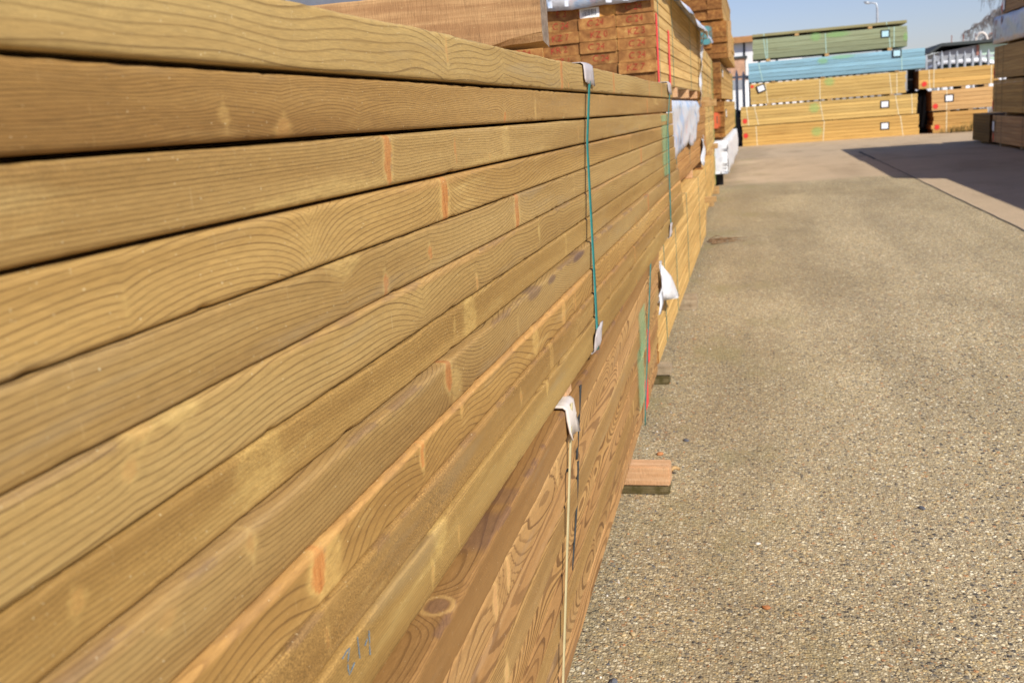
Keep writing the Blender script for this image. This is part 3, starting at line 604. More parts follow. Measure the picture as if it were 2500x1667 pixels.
# ------------------------------------------------------------------ the simpler packs
ROWW = .147
def pack(label, loc, rz, L=PACK_L, rows=9, rh=.0485, W=1.06, tint=(1, 1, 1), cols=0, end_tint=None, jit=.0022, cat='timber pack', group=None, name='timber_pack', bw=ROWW, etint=None, ragged=.012, seam=0.0):
    t = empty(name, loc, rz, label, cat, group); rows_o = []
    for r in range(rows):
        z0, z1 = r * rh + .0005, (r + 1) * rh - .0007
        nc = max(cols, 1)
        for c in range(nc):
            x1 = -c * bw + (random.uniform(-jit, jit) if c == 0 else random.uniform(-.0008, .0008)); x0 = -(c + 1) * bw + .0012 if cols else -W
            if cols and c == nc - 1 and False: x0 = -W
            b = MB(); b.plank(x0, x1 if c == 0 else x1 - .0006, random.uniform(-ragged, ragged) * .5, L + random.uniform(-ragged, ragged), z0 + seam, z1 - seam, min(.003, rh * .06) + seam * 1.5, 0, 1)
            f = random.uniform(.93, 1.06); o = b.build('board', [WF, WE], t, tint=[q * f for q in tint]); o['r'] = r
            if c == 0: rows_o.append(o)
        if cols and cols * bw < W - .05:
            b = MB(); b.plank(-W, -cols * bw - .0005, .002, L - .004, z0, z1, .002, 0, 1); b.build('inner_boards', [WF, WE], t, tint=tint)
    t['h'] = rows * rh
    return t, rows_o
def pstrap(t, m, y, H, W=1.06, wid=.014, lean=0.0):
    b = MB(); e = .0022
    b.sheet([[(-.05, y + q * wid, H + .0015) for q in (-.5, .5)], [(e, y + q * wid, H + .0015) for q in (-.5, .5)], [(e + .001, y + lean * .5 + q * wid, H * .5) for q in (-.5, .5)], [(e, y + lean + q * wid, .002) for q in (-.5, .5)]], .0012)
    return b.build('strap', m, t)
def plabel(t, y, z, w=.19, h=.165, paper=PAPER, rot=0.0, x=.004):
    o = MB().cube_b(x - .003, x + .001, -w / 2, w / 2, -h / 2, h / 2, .0012).build('label_holder', INK, t)
    o.location = (0, y, z); o.rotation_euler = (rot, 0, 0)
    MB().box(x + .0012, x + .0022, -w * .36, w * .36, -h * .36, h * .36).build('label', paper, o)
    return o
def pmark(t, m, y, z, w, h, x=.0035): return mark(t, m, x, y - w / 2, y + w / 2, z - h / 2, z + h / 2)
def text_mesh(name, s, m, parent, loc, size, rot, shear=0.0, ext=.0004):
    cu = bpy.data.curves.new(name, 'FONT'); cu.body = s; cu.size = size; cu.shear = shear; cu.extrude = ext; cu.align_x = 'CENTER'; cu.align_y = 'CENTER'; cu.resolution_u = 3
    tmp = bpy.data.objects.new(name + '_t', cu); C.objects.link(tmp)
    me = bpy.data.meshes.new_from_object(tmp.evaluated_get(bpy.context.evaluated_depsgraph_get()))
    C.objects.unlink(tmp); bpy.data.objects.remove(tmp)
    me.materials.clear(); me.materials.append(m)
    o = bpy.data.objects.new(name, me); C.objects.link(o); o.parent = parent; o.location = loc; o.rotation_euler = rot; return o

# --- far row, faces to the camera (rotated so that its length runs along X)
FR = -math.pi / 2; YF = 23.5
def far(label, x0, x1, z0, z1, rows, tint, dy=0.0, **kw):
    return pack(label, (x0, YF + dy, z0 + EYE), FR, x1 - x0, rows, (z1 - z0) / rows, 1.06, tint, seam=.0010, **kw)
YEL = (1.24, 1.24, 1.0)
f1, _ = far('lowest yellow pack of the far row, on the ground, red dot at its left end', -.35, 3.40, -.955, -.515, 6, (1.22, 1.10, .78), dy=-.02)
f2, _ = far('yellow pack second from the ground in the far row, widest of the yellow ones', -.38, 3.365, -.50, -.075, 6, YEL, dy=.0)
f3, _ = far('third yellow pack of the far row, directly beneath the blue pack', -.155, 3.13, -.042, .415, 6, YEL, dy=.03)
f4, _ = far('pale blue stained pack of planks in the far row', -.19, 3.515, .447, .872, 5, (.50, 1.32, 3.9), dy=.0)
f5, _ = far('sage green stained pack of planks high in the far row', -.085, 3.155, .935, 1.365, 4, (.56, .94, 1.35), dy=.02)
f6, _ = far('thin single layer of green planks topping the far row', -.09, 3.13, 1.42, 1.482, 1, (.68, .92, 1.1), dy=.02)
q1, _ = far('topmost yellow pack of the right-hand far stack, under the palisade', 3.395, 5.0, .01, .405, 4, (1.26, 1.14, .84))
q2, _ = far('pinkish middle pack of the right-hand far stack, labelled on its face', 3.66, 5.3, -.475, -.045, 5, (1.25, 1.12, 1.10))
q3, _ = far('orange lowest pack of the right-hand far stack, weeds growing in front', 3.685, 4.78, -.95, -.51, 5, (1.22, 1.02, .74), ragged=.05)
for t, H, spots in ((f1, .44, ((.30, .02), (1.78, -.03), (3.37, .06))), (f2, .425, ((.13, .04), (.30, .09), (1.72, .07), (3.30, .07), (3.63, .02))), (f3, .445, ((.33, .05), (1.50, 0), (2.95, .05), (3.10, .01)))):
    for y, ln in spots: pstrap(t, CREAMF, y, H, wid=.016, lean=ln)
for t, H, spots in ((f4, .425, ((.22, .09), (3.22, .02))), (f5, .43, ((.24, .05), (.31, .01), (1.55, .02), (2.86, .03), (2.97, .0))), (f6, .062, ((.25, 0), (2.82, 0)))):
    for y, ln in spots: pstrap(t, AQUA, y, H, wid=.016, lean=ln)
for t, H, spots in ((q1, .395, ((.20, .02), (.30, 0), (1.44, 0))), (q2, .43, ((.30, 0),)), (q3, .44, ((.28, 0),))):
    for y, ln in spots: pstrap(t, CREAMF, y, H, wid=.016, lean=ln)
plabel(f1, 3.05, .24); plabel(f2, 3.08, .25); plabel(f3, .235, .345, rot=.3, x=.02); plabel(f4, 3.13, .36, paper=PAPERB, x=.02); plabel(f5, 2.79, .30, paper=PAPERB); plabel(q2, .35, .25)
for t, y, z in ((f1, .07, .24), (f2, .09, .11), (q1, .11, .10), (q2, .075, .10), (q3, .09, .13)): pmark(t, S_RED, y, z, .125, .13)
pmark(f3, S_RED, .04, .40, .09, .08)
for t, y, z, w, h in ((f1, 1.62, .22, .28, .24), (f2, 1.60, .29, .26, .24), (f3, 1.70, .37, .26, .2), (f4, 1.60, .34, .26, .16), (f4, 2.0, .39, .6, .1), (f5, 1.35, .37, .26, .2), (f5, 1.80, .38, .6, .13), (f5, 3.20, .2, .1, .2)): pmark(t, S_GRN, y, z, w, h, x=.0045)
def bearer(label, x0, x1, y0, y1, z0, z1, m=BEAR, group=None, name='bearer', rz=0.0):
    b = MB(); b.cube_b(-(x1 - x0), 0, -(y1 - y0) / 2, (y1 - y0) / 2, 0, z1 - z0, .003)
    o = b.build(name, m); o.location = (x1, (y0 + y1) / 2, z0 + EYE); o.rotation_euler = (0, 0, rz); return tag(o, label, 'bearer', group)
for lab, z0, z1, xs in (('small bearer wedged between the two lowest yellow far packs', -.515, -.50, (.5, 1.63, 2.9)), ('small bearer under the third yellow far pack', -.075, -.042, (.2, 1.5, 2.8)),
                        ('small bearer under the blue far pack', .415, .447, (.3, 1.36, 2.9)), ('small bearer under the green far pack', .872, .935, (.2, 1.45, 2.75)), ('small bearer under the thin top layer of the far row', 1.365, 1.42, (.82, 2.35)),
                        ('small bearer between the pinkish and yellow right-hand far packs', -.045, .01, (4.25, 4.7)), ('small bearer between the pinkish and orange right-hand far packs', -.51, -.475, (3.95, 4.4))):
    for x in xs: bearer(lab, x, x + .09, YF + .015, YF + 1.0, z0, z1, PALEB, lab.replace('small bearer', 'bearers'))

# --- right stack: sides to the lane, in shade
RR = math.pi
def right(label, ytop, z0, z1, rows, tint, x=3.62, L=PACK_L, **kw):
    return pack(label, (x, ytop, z0 + EYE), RR, L, rows, (z1 - z0) / rows, 1.06, tint, **kw)
r1, _ = right('pinkish grey pack at the bottom of the shaded right stack', 17.42, -.90, -.482, 8, (.95, .84, .92))
r2, _ = right('shaded olive pack second from the bottom of the right stack', 17.45, -.43, .055, 10, (.98, .9, .68))
r3, _ = right('shaded olive pack just below the grey film in the right stack', 17.42, .083, .56, 10, (.95, .88, .70))
r4, _ = right('grey film wrapped pack in the shaded right stack', 17.35, .60, 1.0, 8, (.9, .9, .9), name='wrapped_pack')
r5, _ = right('shaded brown pack at the top of the right stack, cut by the frame', 17.0, 1.027, 1.46, 9, (.80, .72, .72))
rs, _ = right('short dark brown pack on the ground beyond the shaded right stack', 18.82, -.915, -.468, 9, (.30, .24, .12), x=3.60, L=1.3)
for t, H in ((r1, .418), (r2, .485), (r3, .477)):
    for y in (.25, .62, 1.9): pstrap(t, DARKS, y, H, wid=.013)
plabel(r1, .09, .25, .16, .2); plabel(r5, .14, .12, .16, .2)
for t, y, z in ((r1, .1, .09), (r2, .03, .1), (r3, .03, .08), (r5, .04, .09)): pmark(t, S_RED, y, z, .1, .2)
def wrapbox(t, m, L, W, H, seed, name='wrap', amp=.012, open_bottom=True):
    """sagging film around a pack: front, top and end skins with folds"""
    rng = np.random.default_rng(seed); nA, nB2 = snoise(rng, ks=(1, 6)), snoise(rng, ks=(2, 12))
    rows = []
    for y in np.linspace(-.05, L + .05, 90):
        prof = [(-W - .012, 0), (-W - .012, H * .5), (-W - .01, H), (-W * .5, H + .012), (-.06, H + .012), (-.012, H + .009), (.010, H - .012), (.014, H * .82), (.022, H * .6), (.022, H * .4), (.02, H * .2), (.016, .0)]
        rows.append([(px + (amp * .6 + amp * (nA(y + 2 * pz) + .6 * nB2(y * 1.3 - 3 * pz)) + amp * .5 if px > -.02 and pz < H - .005 else 0), y, pz + (.006 * nA(y + px) if pz > H else 0)) for px, pz in prof])
    b = MB(); b.sheet(rows, .0015)
    for ye, s in ((-.013, -1), (L + .013, 1)):
        rows = []
        for i in range(14):
            x = -W + (W + .034) * i / 13
            rows.append([(x, ye + s * (.022 + amp * .9 + amp * (nA(x * 3 + z * 5) + nB2(x * 2 - z * 4))), z) for z in np.linspace(.0, H + .008, 10)])
        b.sheet(rows, .0015)
    return b.build(name, m, t, True)
wrapbox(r4, GREYF, PACK_L, 1.06, .40, 5, 'wrap')
for y, z, w, h in ((.10, .22, .05, .26), (.20, .27, .08, .16), (.50, .24, .06, .3)): MB().sheet([[(.032, y - w / 2, z - h / 2), (.034, y, z - h / 2), (.032, y + w / 2, z - h / 2)], [(.034, y - w / 2.4, z + h / 2), (.036, y, z + h / 2), (.034, y + w / 2.4, z + h / 2)]], .001).build('printed_mark', RUST, r4)
for lab, z0, z1, ys in (('dark bearer under the shaded right stack', -.95, -.90, (14.4, 15.6, 16.9)), ('dark bearer between the two lowest packs of the right stack', -.482, -.43, (14.5, 16.6)), ('dark bearer between the olive packs of the right stack', .055, .083, (14.5, 16.6)), ('dark bearer under the grey wrapped pack', .56, .60, (14.5, 16.6))):
    for y in ys: bearer(lab, 3.64, 4.68, y, y + .09, z0, z1, GREYT, lab.replace('dark bearer', 'dark bearers'))
bearer('dark bearer under the short dark pack on the right', 3.63, 4.6, 18.2, 18.3, -.95, -.915, GREYT)
# packs nearer than the frame's edge, whose shadows cross the lane
for ytop, lim in ((13.55, 5), (9.75, 4)):
    for i in range(lim):
        z0 = -.90 + i * .475
        o, _ = right('shaded pack nearer along the right stack, tier %s' % ('one', 'two', 'three', 'four', 'five')[i] if ytop > 10 else 'pack of the nearest right-hand stack, tier %s from the ground' % ('one', 'two', 'three', 'four', 'five')[i],
                     ytop, z0, z0 + .43, 1, (.9, .84, .7), x=3.62 if ytop > 10 else 3.66)
        if i == 0: bearer('dark bearer beneath the nearer right-hand packs', 3.64, 4.6, ytop - 1.1, ytop - 1.0, -.95, -.90, GREYT, 'dark bearers beneath the nearer right-hand packs')
        else: bearer('dark bearer between the nearer right-hand packs', 3.64, 4.6, ytop - 1.1, ytop - 1.0, z0 - .045, z0, GREYT, 'dark bearers between the nearer right-hand packs')

# --- left lane, second stack
l2a, _ = pack('long yellow pack on the ground just past the brown pack, torn white film on it', (-.362, 3.42, -.88 + EYE), .004, 3.68, 9, .0505, 1.0, (1.24, 1.15, .92), jit=.003)
for y, ln in ((.35, 0), (.95, 0), (1.75, 0), (2.9, 0)): pstrap(l2a, GREEN, y, .4545, wid=.012, lean=ln)
l2b, l2br = pack('reddish brown pack half covered by printed white film', (-.402, 4.30, -.372 + EYE), 0, PACK_L, 8, .0515, 1.0, (.86, .66, .52), jit=.004, cols=6)
for y in (.75, 1.75): pstrap(l2b, GREEN, y, .412, wid=.012)
c24, c24r = pack('pack of brown ended planks stamped in red, white film over its top', (-.402, 4.24, .110 + EYE), 0, 3.5, 9, .0478, 1.0, (1.24, 1.20, 1.06), cols=6, jit=.0015, bw=.158)
STAMP = {(6, 0): 'C 24', (5, 0): 'C 24', (4, 0): 'KZ 3', (3, 0): 'C 24', (2, 0): 'C 24', (1, 0): 'KZ 7', (5, 1): 'C 24', (4, 1): 'KZ 0', (3, 1): 'C 24', (2, 1): 'C 24', (6, 2): 'E 3', (5, 2): 'C 24', (4, 2): 'KZ 7', (3, 2): 'KR 2', (3, 3): 'C 24', (4, 3): 'C 24', (2, 2): 'KZ 1'}
boards = {}
for o in [c for c in c24.children if c.name.startswith('board')]:
    ys = [v.co for v in o.data.vertices]; cx = -(max(v.x for v in ys) + min(v.x for v in ys)) / 2; boards[(o['r'], int(cx / .158))] = o
for (r, c), s in STAMP.items():
    o = boards.get((r, c)); 
    if o: 
        yb = min(v.co.y for v in o.data.vertices)
        text_mesh('stamp', s, REDI, o, (-c * .158 - .079 + random.uniform(-.012, .012), yb - .0008, (r + .5) * .0478), .036, (math.pi / 2, random.uniform(-.04, .04), 0), random.uniform(0, .2))
o = boards[(6, 1)]; o['tint'] = [1.75, 1.9, 1.5]; yb = min(v.co.y for v in o.data.vertices)
lb = MB().box(-.302, -.220, yb - .0026, yb - .0012, .288, .331).build('barcode_label', PAPER, o); lb.rotation_euler = (0, -.02, 0)
b = MB(); rr = random.Random(4); x = -.292
while x < -.232:
    w = rr.choice((.001, .0018, .003)); b.box(x, x + w, yb - .0030, yb - .0026, .300, .325); x += w + rr.choice((.0012, .002, .003))
b.build('barcode', INK, lb)
text_mesh('stamp', 'C', REDI, o, (-.205 - .10, yb - .0008, .305), .032, (math.pi / 2, 0, 0))
for y in (.13, .85, 2.2): pstrap(c24, GREEN, y, .43, wid=.008)
for y, w, z0, z1 in ((.05, .06, .02, .23), (.62, .07, .015, .205)): pmark(c24, S_PINK, y, (z0 + z1) / 2, w * 1.6, (z1 - z0) * 1.5, x=.003)
# film over the stamped pack: top sheet with a flap down its near end and a lifted, twisted skirt along the lane side
rng = np.random.default_rng(3); nA, nB_ = snoise(rng, ks=(.6, 4)), snoise(rng, ks=(2, 9))
H = .4302; rows = []
for y in np.linspace(-.03, 3.5, 60):
    lift = .012 + .045 * float(smooth(np.array(y), .55, 1.1)) + .012 * nA(y * .8); dr = .022 + .065 * float(smooth(np.array(y), .6, 1.0)) + .02 * nA(y * .9 + 4) + .008 * nB_(y)
    rows.append([(x, y, H + .006 + .004 * nB_(y + x * 3)) for x in (-1.0, -.75, -.5, -.25, -.08)] + [(-.01, y, H + .005), (.010 + lift * .3, y, H - .004), (.016 + lift, y, H - dr * .55), (.022 + lift * 1.25, y, H - dr)])
b = MB(); b.sheet(rows, .0015)
rows = []
for x in np.linspace(-1.0, .012, 30):
    d = .106 - .006 * smooth(np.array(x), -.35, .0) + .006 * nB_(x * 2); rows.append([(x, -.008, H + .008), (x, -.028, H + .002), (x, -.034 - .006 * nA(x * 3), H - d * .5), (x, -.030 - .012 * nB_(x * 2), H - d)])
b.sheet(rows, .0015)
b.build('wrap', WHITE, c24, True)
b = MB(); rows = []
for i, (y, z, w, o_) in enumerate([(2.95, .40, .10, .05), (3.05, .34, .08, .045), (3.1, .28, .05, .03), (3.12, .25, .035, .02), (3.1, .18, .05, .02), (3.05, .10, .05, .015), (3.02, .05, .03, .014), (3.02, -.03, .022, .012), (3.03, -.10, .02, .012)]):
    rows.append([(o_ + .01 * math.sin(i * 2 + q * 3), y + (q - .5) * w * 2.2, z + .01 * math.sin(q * 4 + i)) for q in np.linspace(0, 1, 6)])
b.sheet(rows, .0015); b.build('torn_strip', WHITEP, c24, True)
MB().cube_b(-.35, -.34, -.05, -.045, H + .01, H + .012, .0005)
# film draped over the brown pack
rows = []
for y in np.linspace(.10, 2.62, 60):
    a = (y - .10) / 2.52; low = .40 - (.235 + .03 * nA(y * .9) + .008 * nB_(y * .5) + .05 * (1 - float(smooth(np.array(a), .0, .3))) - .10 * float(smooth(np.array(a), .80, .9)))
    pr = [(-.2, .4175), (-.03, .4175), (.006, .412)] + [(.011 + .012 * abs(nB_(y * .16 + q * .3)) + .008 * abs(nA(y * .45 + q * .5)), .40 - (.40 - low) * q) for q in np.linspace(.1, 1, 9)]
    rows.append([(x, y, z) for x, z in pr])
b = MB(); b.sheet(rows, .0015); b.build('wrap', WHITE, l2b, True)
rows = [[(.015 + .01 * math.sin(i + q * 5), 2.85 + .9 * q * .35 + .02 * math.sin(i), .16 - i * .03 - .02 * math.sin(q * 8)) for q in np.linspace(0, 1, 7)] for i in range(7)]
b = MB(); b.sheet(rows, .0015); b.build('torn_strip', WHITEP, l2b, True)
# torn film flapping off the yellow pack
pts = [[(3.50, -.525, .012), (3.545, -.53, .012)], [(3.40, -.555, .03), (3.56, -.56, .03)], [(3.33, -.59, .05), (3.62, -.60, .06)], [(3.31, -.625, .035), (3.70, -.645, .085)], [(3.33, -.65, .03), (3.80, -.69, .11)], [(3.52, -.66, .05), (3.90, -.728, .125)]]
rows = []
for i, ((ya, za, oa), (yb_, zb_, ob)) in enumerate(pts): rows.append([(-.362 + .45 * (oa + (ob - oa) * q) + .012 * math.sin(q * 6 + i), ya + (yb_ - ya) * q - 0.0, za + (zb_ - za) * q + .004 * math.sin(q * 9)) for q in np.linspace(0, 1, 8)])
b = MB(); b.sheet(rows, .0012)
b.sheet([[(-.34, 3.34, -.61), (-.335, 3.40, -.615)], [(-.335, 3.30, -.64), (-.33, 3.36, -.645)], [(-.34, 3.275, -.672), (-.335, 3.31, -.675)]], .0012)
o = b.build('torn_film', WHITEP, None, True); o.parent = l2a; o.matrix_parent_inverse = (Matrix.Translation((-.362, 3.42, -.88 + EYE)) @ Matrix.Rotation(.004, 4, 'Z')).inverted(); o.location = (0, 0, EYE)

# --- left lane, third stack
l3 = []
for i, (z0, z1, t, lab) in enumerate(((-.87, -.455, (1.26, 1.16, .90), 'low yellow pack beyond the brown packs on the left'), (-.40, .0, (1.22, 1.18, .98), 'middle tan pack beyond the film covered pack on the left'), (.075, .50, (1.24, 1.2, 1.02), 'upper tan pack beyond the stamped pack on the left'))):
    o, _ = pack(lab, (-.43, 7.9, z0 + EYE), .016, PACK_L, 8, (z1 - z0) / 8, 1.0, t, jit=.004); l3.append(o)
    pmark(o, S_STG, 3.6, .2, .4, .42, x=.006)
    for y in (.6, 2.0, 3.2): pstrap(o, GREEN, y, z1 - z0, wid=.012)
# --- left lane, fourth stack, its brown ends facing the camera
Y4 = 12.3
L4 = [('white film wrapped pack on the ground at the far left', -.805, -.42, -.400, (1.0, .9, .7), (1, 1, 1)),
      ('yellowish ended pack with an orange sprayed mark, above the white one', -.37, .048, -.385, (1.08, .98, .72), (1.1, 1.15, .7)),
      ('brown ended pack with a round white label, mid height at the far left', .08, .50, -.415, (1.08, .98, .74), (.8, .75, .6)),
      ('dark brown ended pack with a blue sprayed mark, high at the far left', .545, .965, -.335, (1.08, .98, .72), (.72, .6, .5)),
      ('topmost dark brown ended pack at the far left, cut by the frame', .985, 1.40, -.376, (1.0, .9, .7), (.8, .62, .5))]
l4 = []
for i, (lab, z0, z1, x, t, et) in enumerate(L4):
    o, _ = pack(lab, (x, Y4, z0 + EYE), 0, PACK_L + (1.9 if i < 3 else 0), 7, (z1 - z0) / 7, 1.0, t, cols=5, jit=.006, bw=.175, ragged=.03, name='wrapped_pack' if i == 0 else 'timber_pack')
    l4.append(o)
wrapbox(l4[0], WHITEP, PACK_L + 1.9, 1.0, .385, 8, 'wrap', amp=.022)
for o, m, s, xx, zz in ((l4[1], S_ORG, 'Z1', -.130, .20), (l4[3], S_TEAL, 'Z1', -.235, .27)):
    b = MB(); w, h = (.17, .19) if m is S_ORG else (.15, .21)
    b.add([(xx - w / 2, -.034, zz - h / 2), (xx + w / 2, -.034, zz - h / 2), (xx + w / 2, -.034, zz + h / 2), (xx - w / 2, -.034, zz + h / 2)], [(0, 1, 2, 3)])
    mk = b.build('spray_mark', m, o, uvq=True); text_mesh('stencil', s, BARKC, mk, (xx, -.0355, zz), .13, (math.pi / 2, 0, 0))
h_ = MB().cube_b(-.20, -.10, -.045, -.036, .12, .26, .004).build('label_holder', INK, l4[2]); MB().cube_b(-.215, -.13, -.053, -.045, .14, .25, .003).build('label', PAPER, h_)
plabel(l4[2], .45, .30, .25, .11); plabel(l4[1], .5, .27, .3, .11)
for i in (1, 2): pmark(l4[i], S_STG, 5.4, .2, .4, .42, x=.008)

# ------------------------------------------------------------------ bearers of the left lane
bearer('orange bearer on the ground jutting out from under the brown pack, nearest the camera', -1.4, -.236, 2.367, 2.425, -.930, -.878, BEAR)
bearer('dark mossy packer beneath the nearest jutting bearer', -1.4, -.238, 2.360, 2.43, -.951, -.931, MOSSY)
bearer('grey bearer jutting out beyond the nearest one, stained at its foot', -1.4, -.318, 3.40, 3.46, -.918, -.882, GREYT)
bearer('mossy packer beneath the grey jutting bearer', -1.4, -.326, 3.395, 3.465, -.951, -.919, MOSSY)
bearer('weathered grey bearer jutting out under the long yellow pack', -1.4, -.305, 4.72, 4.80, -.951, -.882, GREYT)
bearer('pale bearer poking out past the far end of the yellow pack', -1.45, -.335, 7.98, 8.08, -.74, -.70, PALEB)
bearer('bearer under the near end of the brown pack, hidden in its shade', -1.4, -.33, .35, .41, -.951, -.878, BEAR)
for y in (5.9, 6.9): bearer('shaded bearer under the long yellow pack', -1.4, -.39, y, y + .08, -.951, -.882, GREYT, 'shaded bearers under the yellow pack')
for y, lab in ((1.455, 'orange batten end showing between the honey pack and the brown pack'), (.45, 'batten between the two near packs, near end'), (3.1, 'batten between the two near packs, far end')):
    bearer(lab, -1.4, -.300 - .004 * (y > 2), y - .0, y + .045, LT, -.4078, BEAR)
for i, y in enumerate((5.21, 6.245, 7.3)):
    bearer('orange bearer under the brown pack, %s of three' % ('nearest', 'middle', 'farthest')[i], -1.4, -.404, y, y + .09, -.4258, -.372, BEAR)
for i, y in enumerate((5.27, 6.16, 7.03)):
    bearer('bearer holding up the stamped pack, %s of three' % ('nearest', 'middle', 'farthest')[i], -1.4, -.404, y, y + .09, .058, .110, BEAR)
for z0, z1, lab in ((-.951, -.87, 'bearer on the ground under the low yellow left pack'), (-.455, -.40, 'bearer under the middle tan left pack'), (.0, .075, 'bearer under the upper tan left pack, its end poking out')):
    for y in (8.3, 9.8, 11.2): bearer(lab, -1.4, -.44 + (.06 if z0 == 0 and y < 9 else .004), y, y + .09, z0, z1, PALEB, lab.split(',')[0].replace('bearer', 'bearers', 1))
for z0, z1, lab in ((-.951, -.805, 'black block under the white wrapped pack'), (-.42, -.37, 'bearer on top of the white wrapped pack'), (.048, .08, 'bearer above the orange marked pack'), (.50, .545, 'bearer beneath the blue marked pack'), (.965, .985, 'bearer beneath the topmost left pack')):
    for y in (12.45, 14.5): bearer(lab, -1.3, -.43, y, y + .1, z0, z1, BLACKF if z0 < -.9 else BEAR, lab.replace('bearer', 'bearers').replace('block', 'blocks'))
MBp = MB(); MBp.cube_b(0, .045, 0, .05, 0, .42, .004); o = MBp.build('batten', PALEB); o.location = (-.33, 12.36, .54 + EYE); tag(o, 'short upright pale batten standing against the blue marked pack', 'batten')

# rough beam lying across the honey pack
b = MB(); prof = []
L = 1.5; ny = 60; rngb = np.random.default_rng(2); n1, n2, n3 = snoise(rngb, ks=(1, 8)), snoise(rngb, ks=(4, 30)), snoise(rngb, ks=(4, 30))
rows = []
for i in range(ny + 1):
    x = -L + L * i / ny; q = .0012 * n2(x); e = smooth(np.array(x), -.13, .0); j = .004 * n3(x * 1.3)
    rows.append([(x, -.035 + q, .012 * e + .002 * abs(n3(x)) + j * .5 + .003 * e), (x, -.0355 + q, .004 + .012 * e + j * .3), (x, -.036 + q, .03), (x, -.036 + q * .6, .06), (x, -.035 + q, .0785), (x, -.033, .081 + .0006 * n2(x + 3)),
                 (x, .033, .081 + .0006 * n2(x)), (x, .035, .079), (x, .035, .02), (x, .035, .004), (x, .033, .0), (x, -.03, .002 * abs(n3(x)) + .004 * e)])
vs = [p for r in rows for p in r]; n = 12
fs = [(i * n + k, i * n + (k + 1) % n, (i + 1) * n + (k + 1) % n, (i + 1) * n + k) for i in range(ny) for k in range(n)]
b.add(vs, fs, 0); b.add([rows[-1][k] for k in range(n)], [tuple(range(n))], 1); b.add([rows[0][k] for k in range(n)], [tuple(range(n))[::-1]], 1)
beam = b.build('beam', [BEAM, rough_timber('weathered_end_grain', (.34, .27, .20), (.20, .15, .11))]); beam.location = (-.332, 1.637, .1165 + EYE); beam.rotation_euler = (0, 0, math.radians(4))
beam.scale = (1, 1.12, 1.17)
tag(beam, 'rough sawn beam lying across the top of the honey coloured pack', 'beam')

# ------------------------------------------------------------------ ground
def ground_sheet():
    b = MB(); b.add([(-60, -20, 0), (160, -20, 0), (160, 300, 0), (-60, 300, 0)], [(0, 1, 2, 3)])
    return tag(b.build('ground', concrete()), kind='structure')
ground_sheet()
def strip(name, pts, w, z):
    rows = []; rg = random.Random(3)
    for i, p in enumerate(pts):
        d = Vector(pts[min(i + 1, len(pts) - 1)]) - Vector(pts[max(0, i - 1)]); nrm = Vector((-d.y, d.x)).normalized() * w * rg.uniform(.7, 1.2) / 2
        rows.append([(p[0] - nrm.x, p[1] - nrm.y, z), (p[0] + nrm.x, p[1] + nrm.y, z)])
    b = MB(); n = len(rows); b.add([q for r in rows for q in r], [(2 * i, 2 * i + 1, 2 * i + 3, 2 * i + 2) for i in range(n - 1)])
    return tag(b.build(name, JOINT), kind='structure')
strip('long_joint', [(1.672 + random.uniform(-.005, .005), y) for y in np.arange(2, 15.6, .25)], .014, .004)
strip('long_joint', [(1.66 + random.uniform(-.012, .012), y) for y in np.arange(15.6, 18.2, .2)], .05, .004)
strip('cross_joint', [(x, 15.5 + .03 * math.sin(x * 5)) for x in np.arange(1.7, 8, .2)], .02, .005)
def pebble(x, y, r, m, label, squash=.55, name='pebble', cat='pebble'):
    import bmesh
    bm = bmesh.new(); bmesh.ops.create_icosphere(bm, subdivisions=3, radius=1); rg = random.Random(int(x * 999 + y * 77))
    k = [Vector((rg.uniform(-1, 1), rg.uniform(-1, 1), rg.uniform(-1, 1))).normalized() for _ in range(6)]
    for v in bm.verts:
        f = 1
        for q in k: f -= max(0, v.co.dot(q) - .72) * .7
        v.co = Vector((v.co.x * r * 1.2 * f, v.co.y * r * .85 * f, max(v.co.z, -.6) * r * squash * f))
    me = bpy.data.meshes.new(name); bm.to_mesh(me); bm.free(); me.materials.append(m); me.polygons.foreach_set('use_smooth', [True] * len(me.polygons))
    o = bpy.data.objects.new(name, me); C.objects.link(o); o.location = (x, y, r * squash * .5); o.rotation_euler = (0, 0, rg.uniform(0, 3)); return tag(o, label, cat)
PB = [(-.264, 1.66, .005, 0, 'small buff pebble at the foot of the brown pack, left of its pair'), (-.248, 1.665, .006, 0, 'buff pebble at the foot of the brown pack, right of its pair'), (-.262, 1.50, .009, 1, 'dark slate pebble at the bottom edge beside the brown pack'),
      (-.02, 2.08, .0055, 2, 'pale grey pebble lying alone on the concrete below the jutting bearer'), (-.005, 1.79, .008, 3, 'rusty flat pebble lying in the lower middle of the concrete'), (-.29, 2.66, .010, 3, 'rust coloured chip beside the brown pack before the nearest bearer'),
      (-.225, 2.78, .009, 1, 'dark pebble between the nearest bearer and the grey one'), (.62, 2.05, .008, 3, 'orange pebble out on the concrete to the right'), (.72, 1.78, .008, 2, 'white pebble near the lower right corner'), (.35, 2.3, .008, 1, 'dark pebble out in the middle of the lane')]
for x, y, r, k, lab in PB: pebble(x, y, r, STONEM[k], lab)
def chip(x, y, L, label, rz, m=BARKC, name='bark_chip'):
    rg = random.Random(int(y * 100)); rows = [[(L * (q - .5), .3 * L * (p - .5) * (1 - abs(q - .5)), .012 + .010 * math.sin(q * 3.1) + .004 * rg.random()) for p in (0, .3, .7, 1)] for q in np.linspace(0, 1, 7)]
    b = MB(); b.sheet(rows, .008); o = b.build(name, m, None, True); o.location = (x, y, 0); o.rotation_euler = (0, 0, rz); return tag(o, label, 'bark chip')
chip(-.262, 2.50, .05, 'curled brown bark chip just behind the nearest jutting bearer', .3)
chip(-.235, 2.495, .03, 'pale wood splinter beside the bark chip behind the bearer', .8, PALEB, 'wood_splinter')
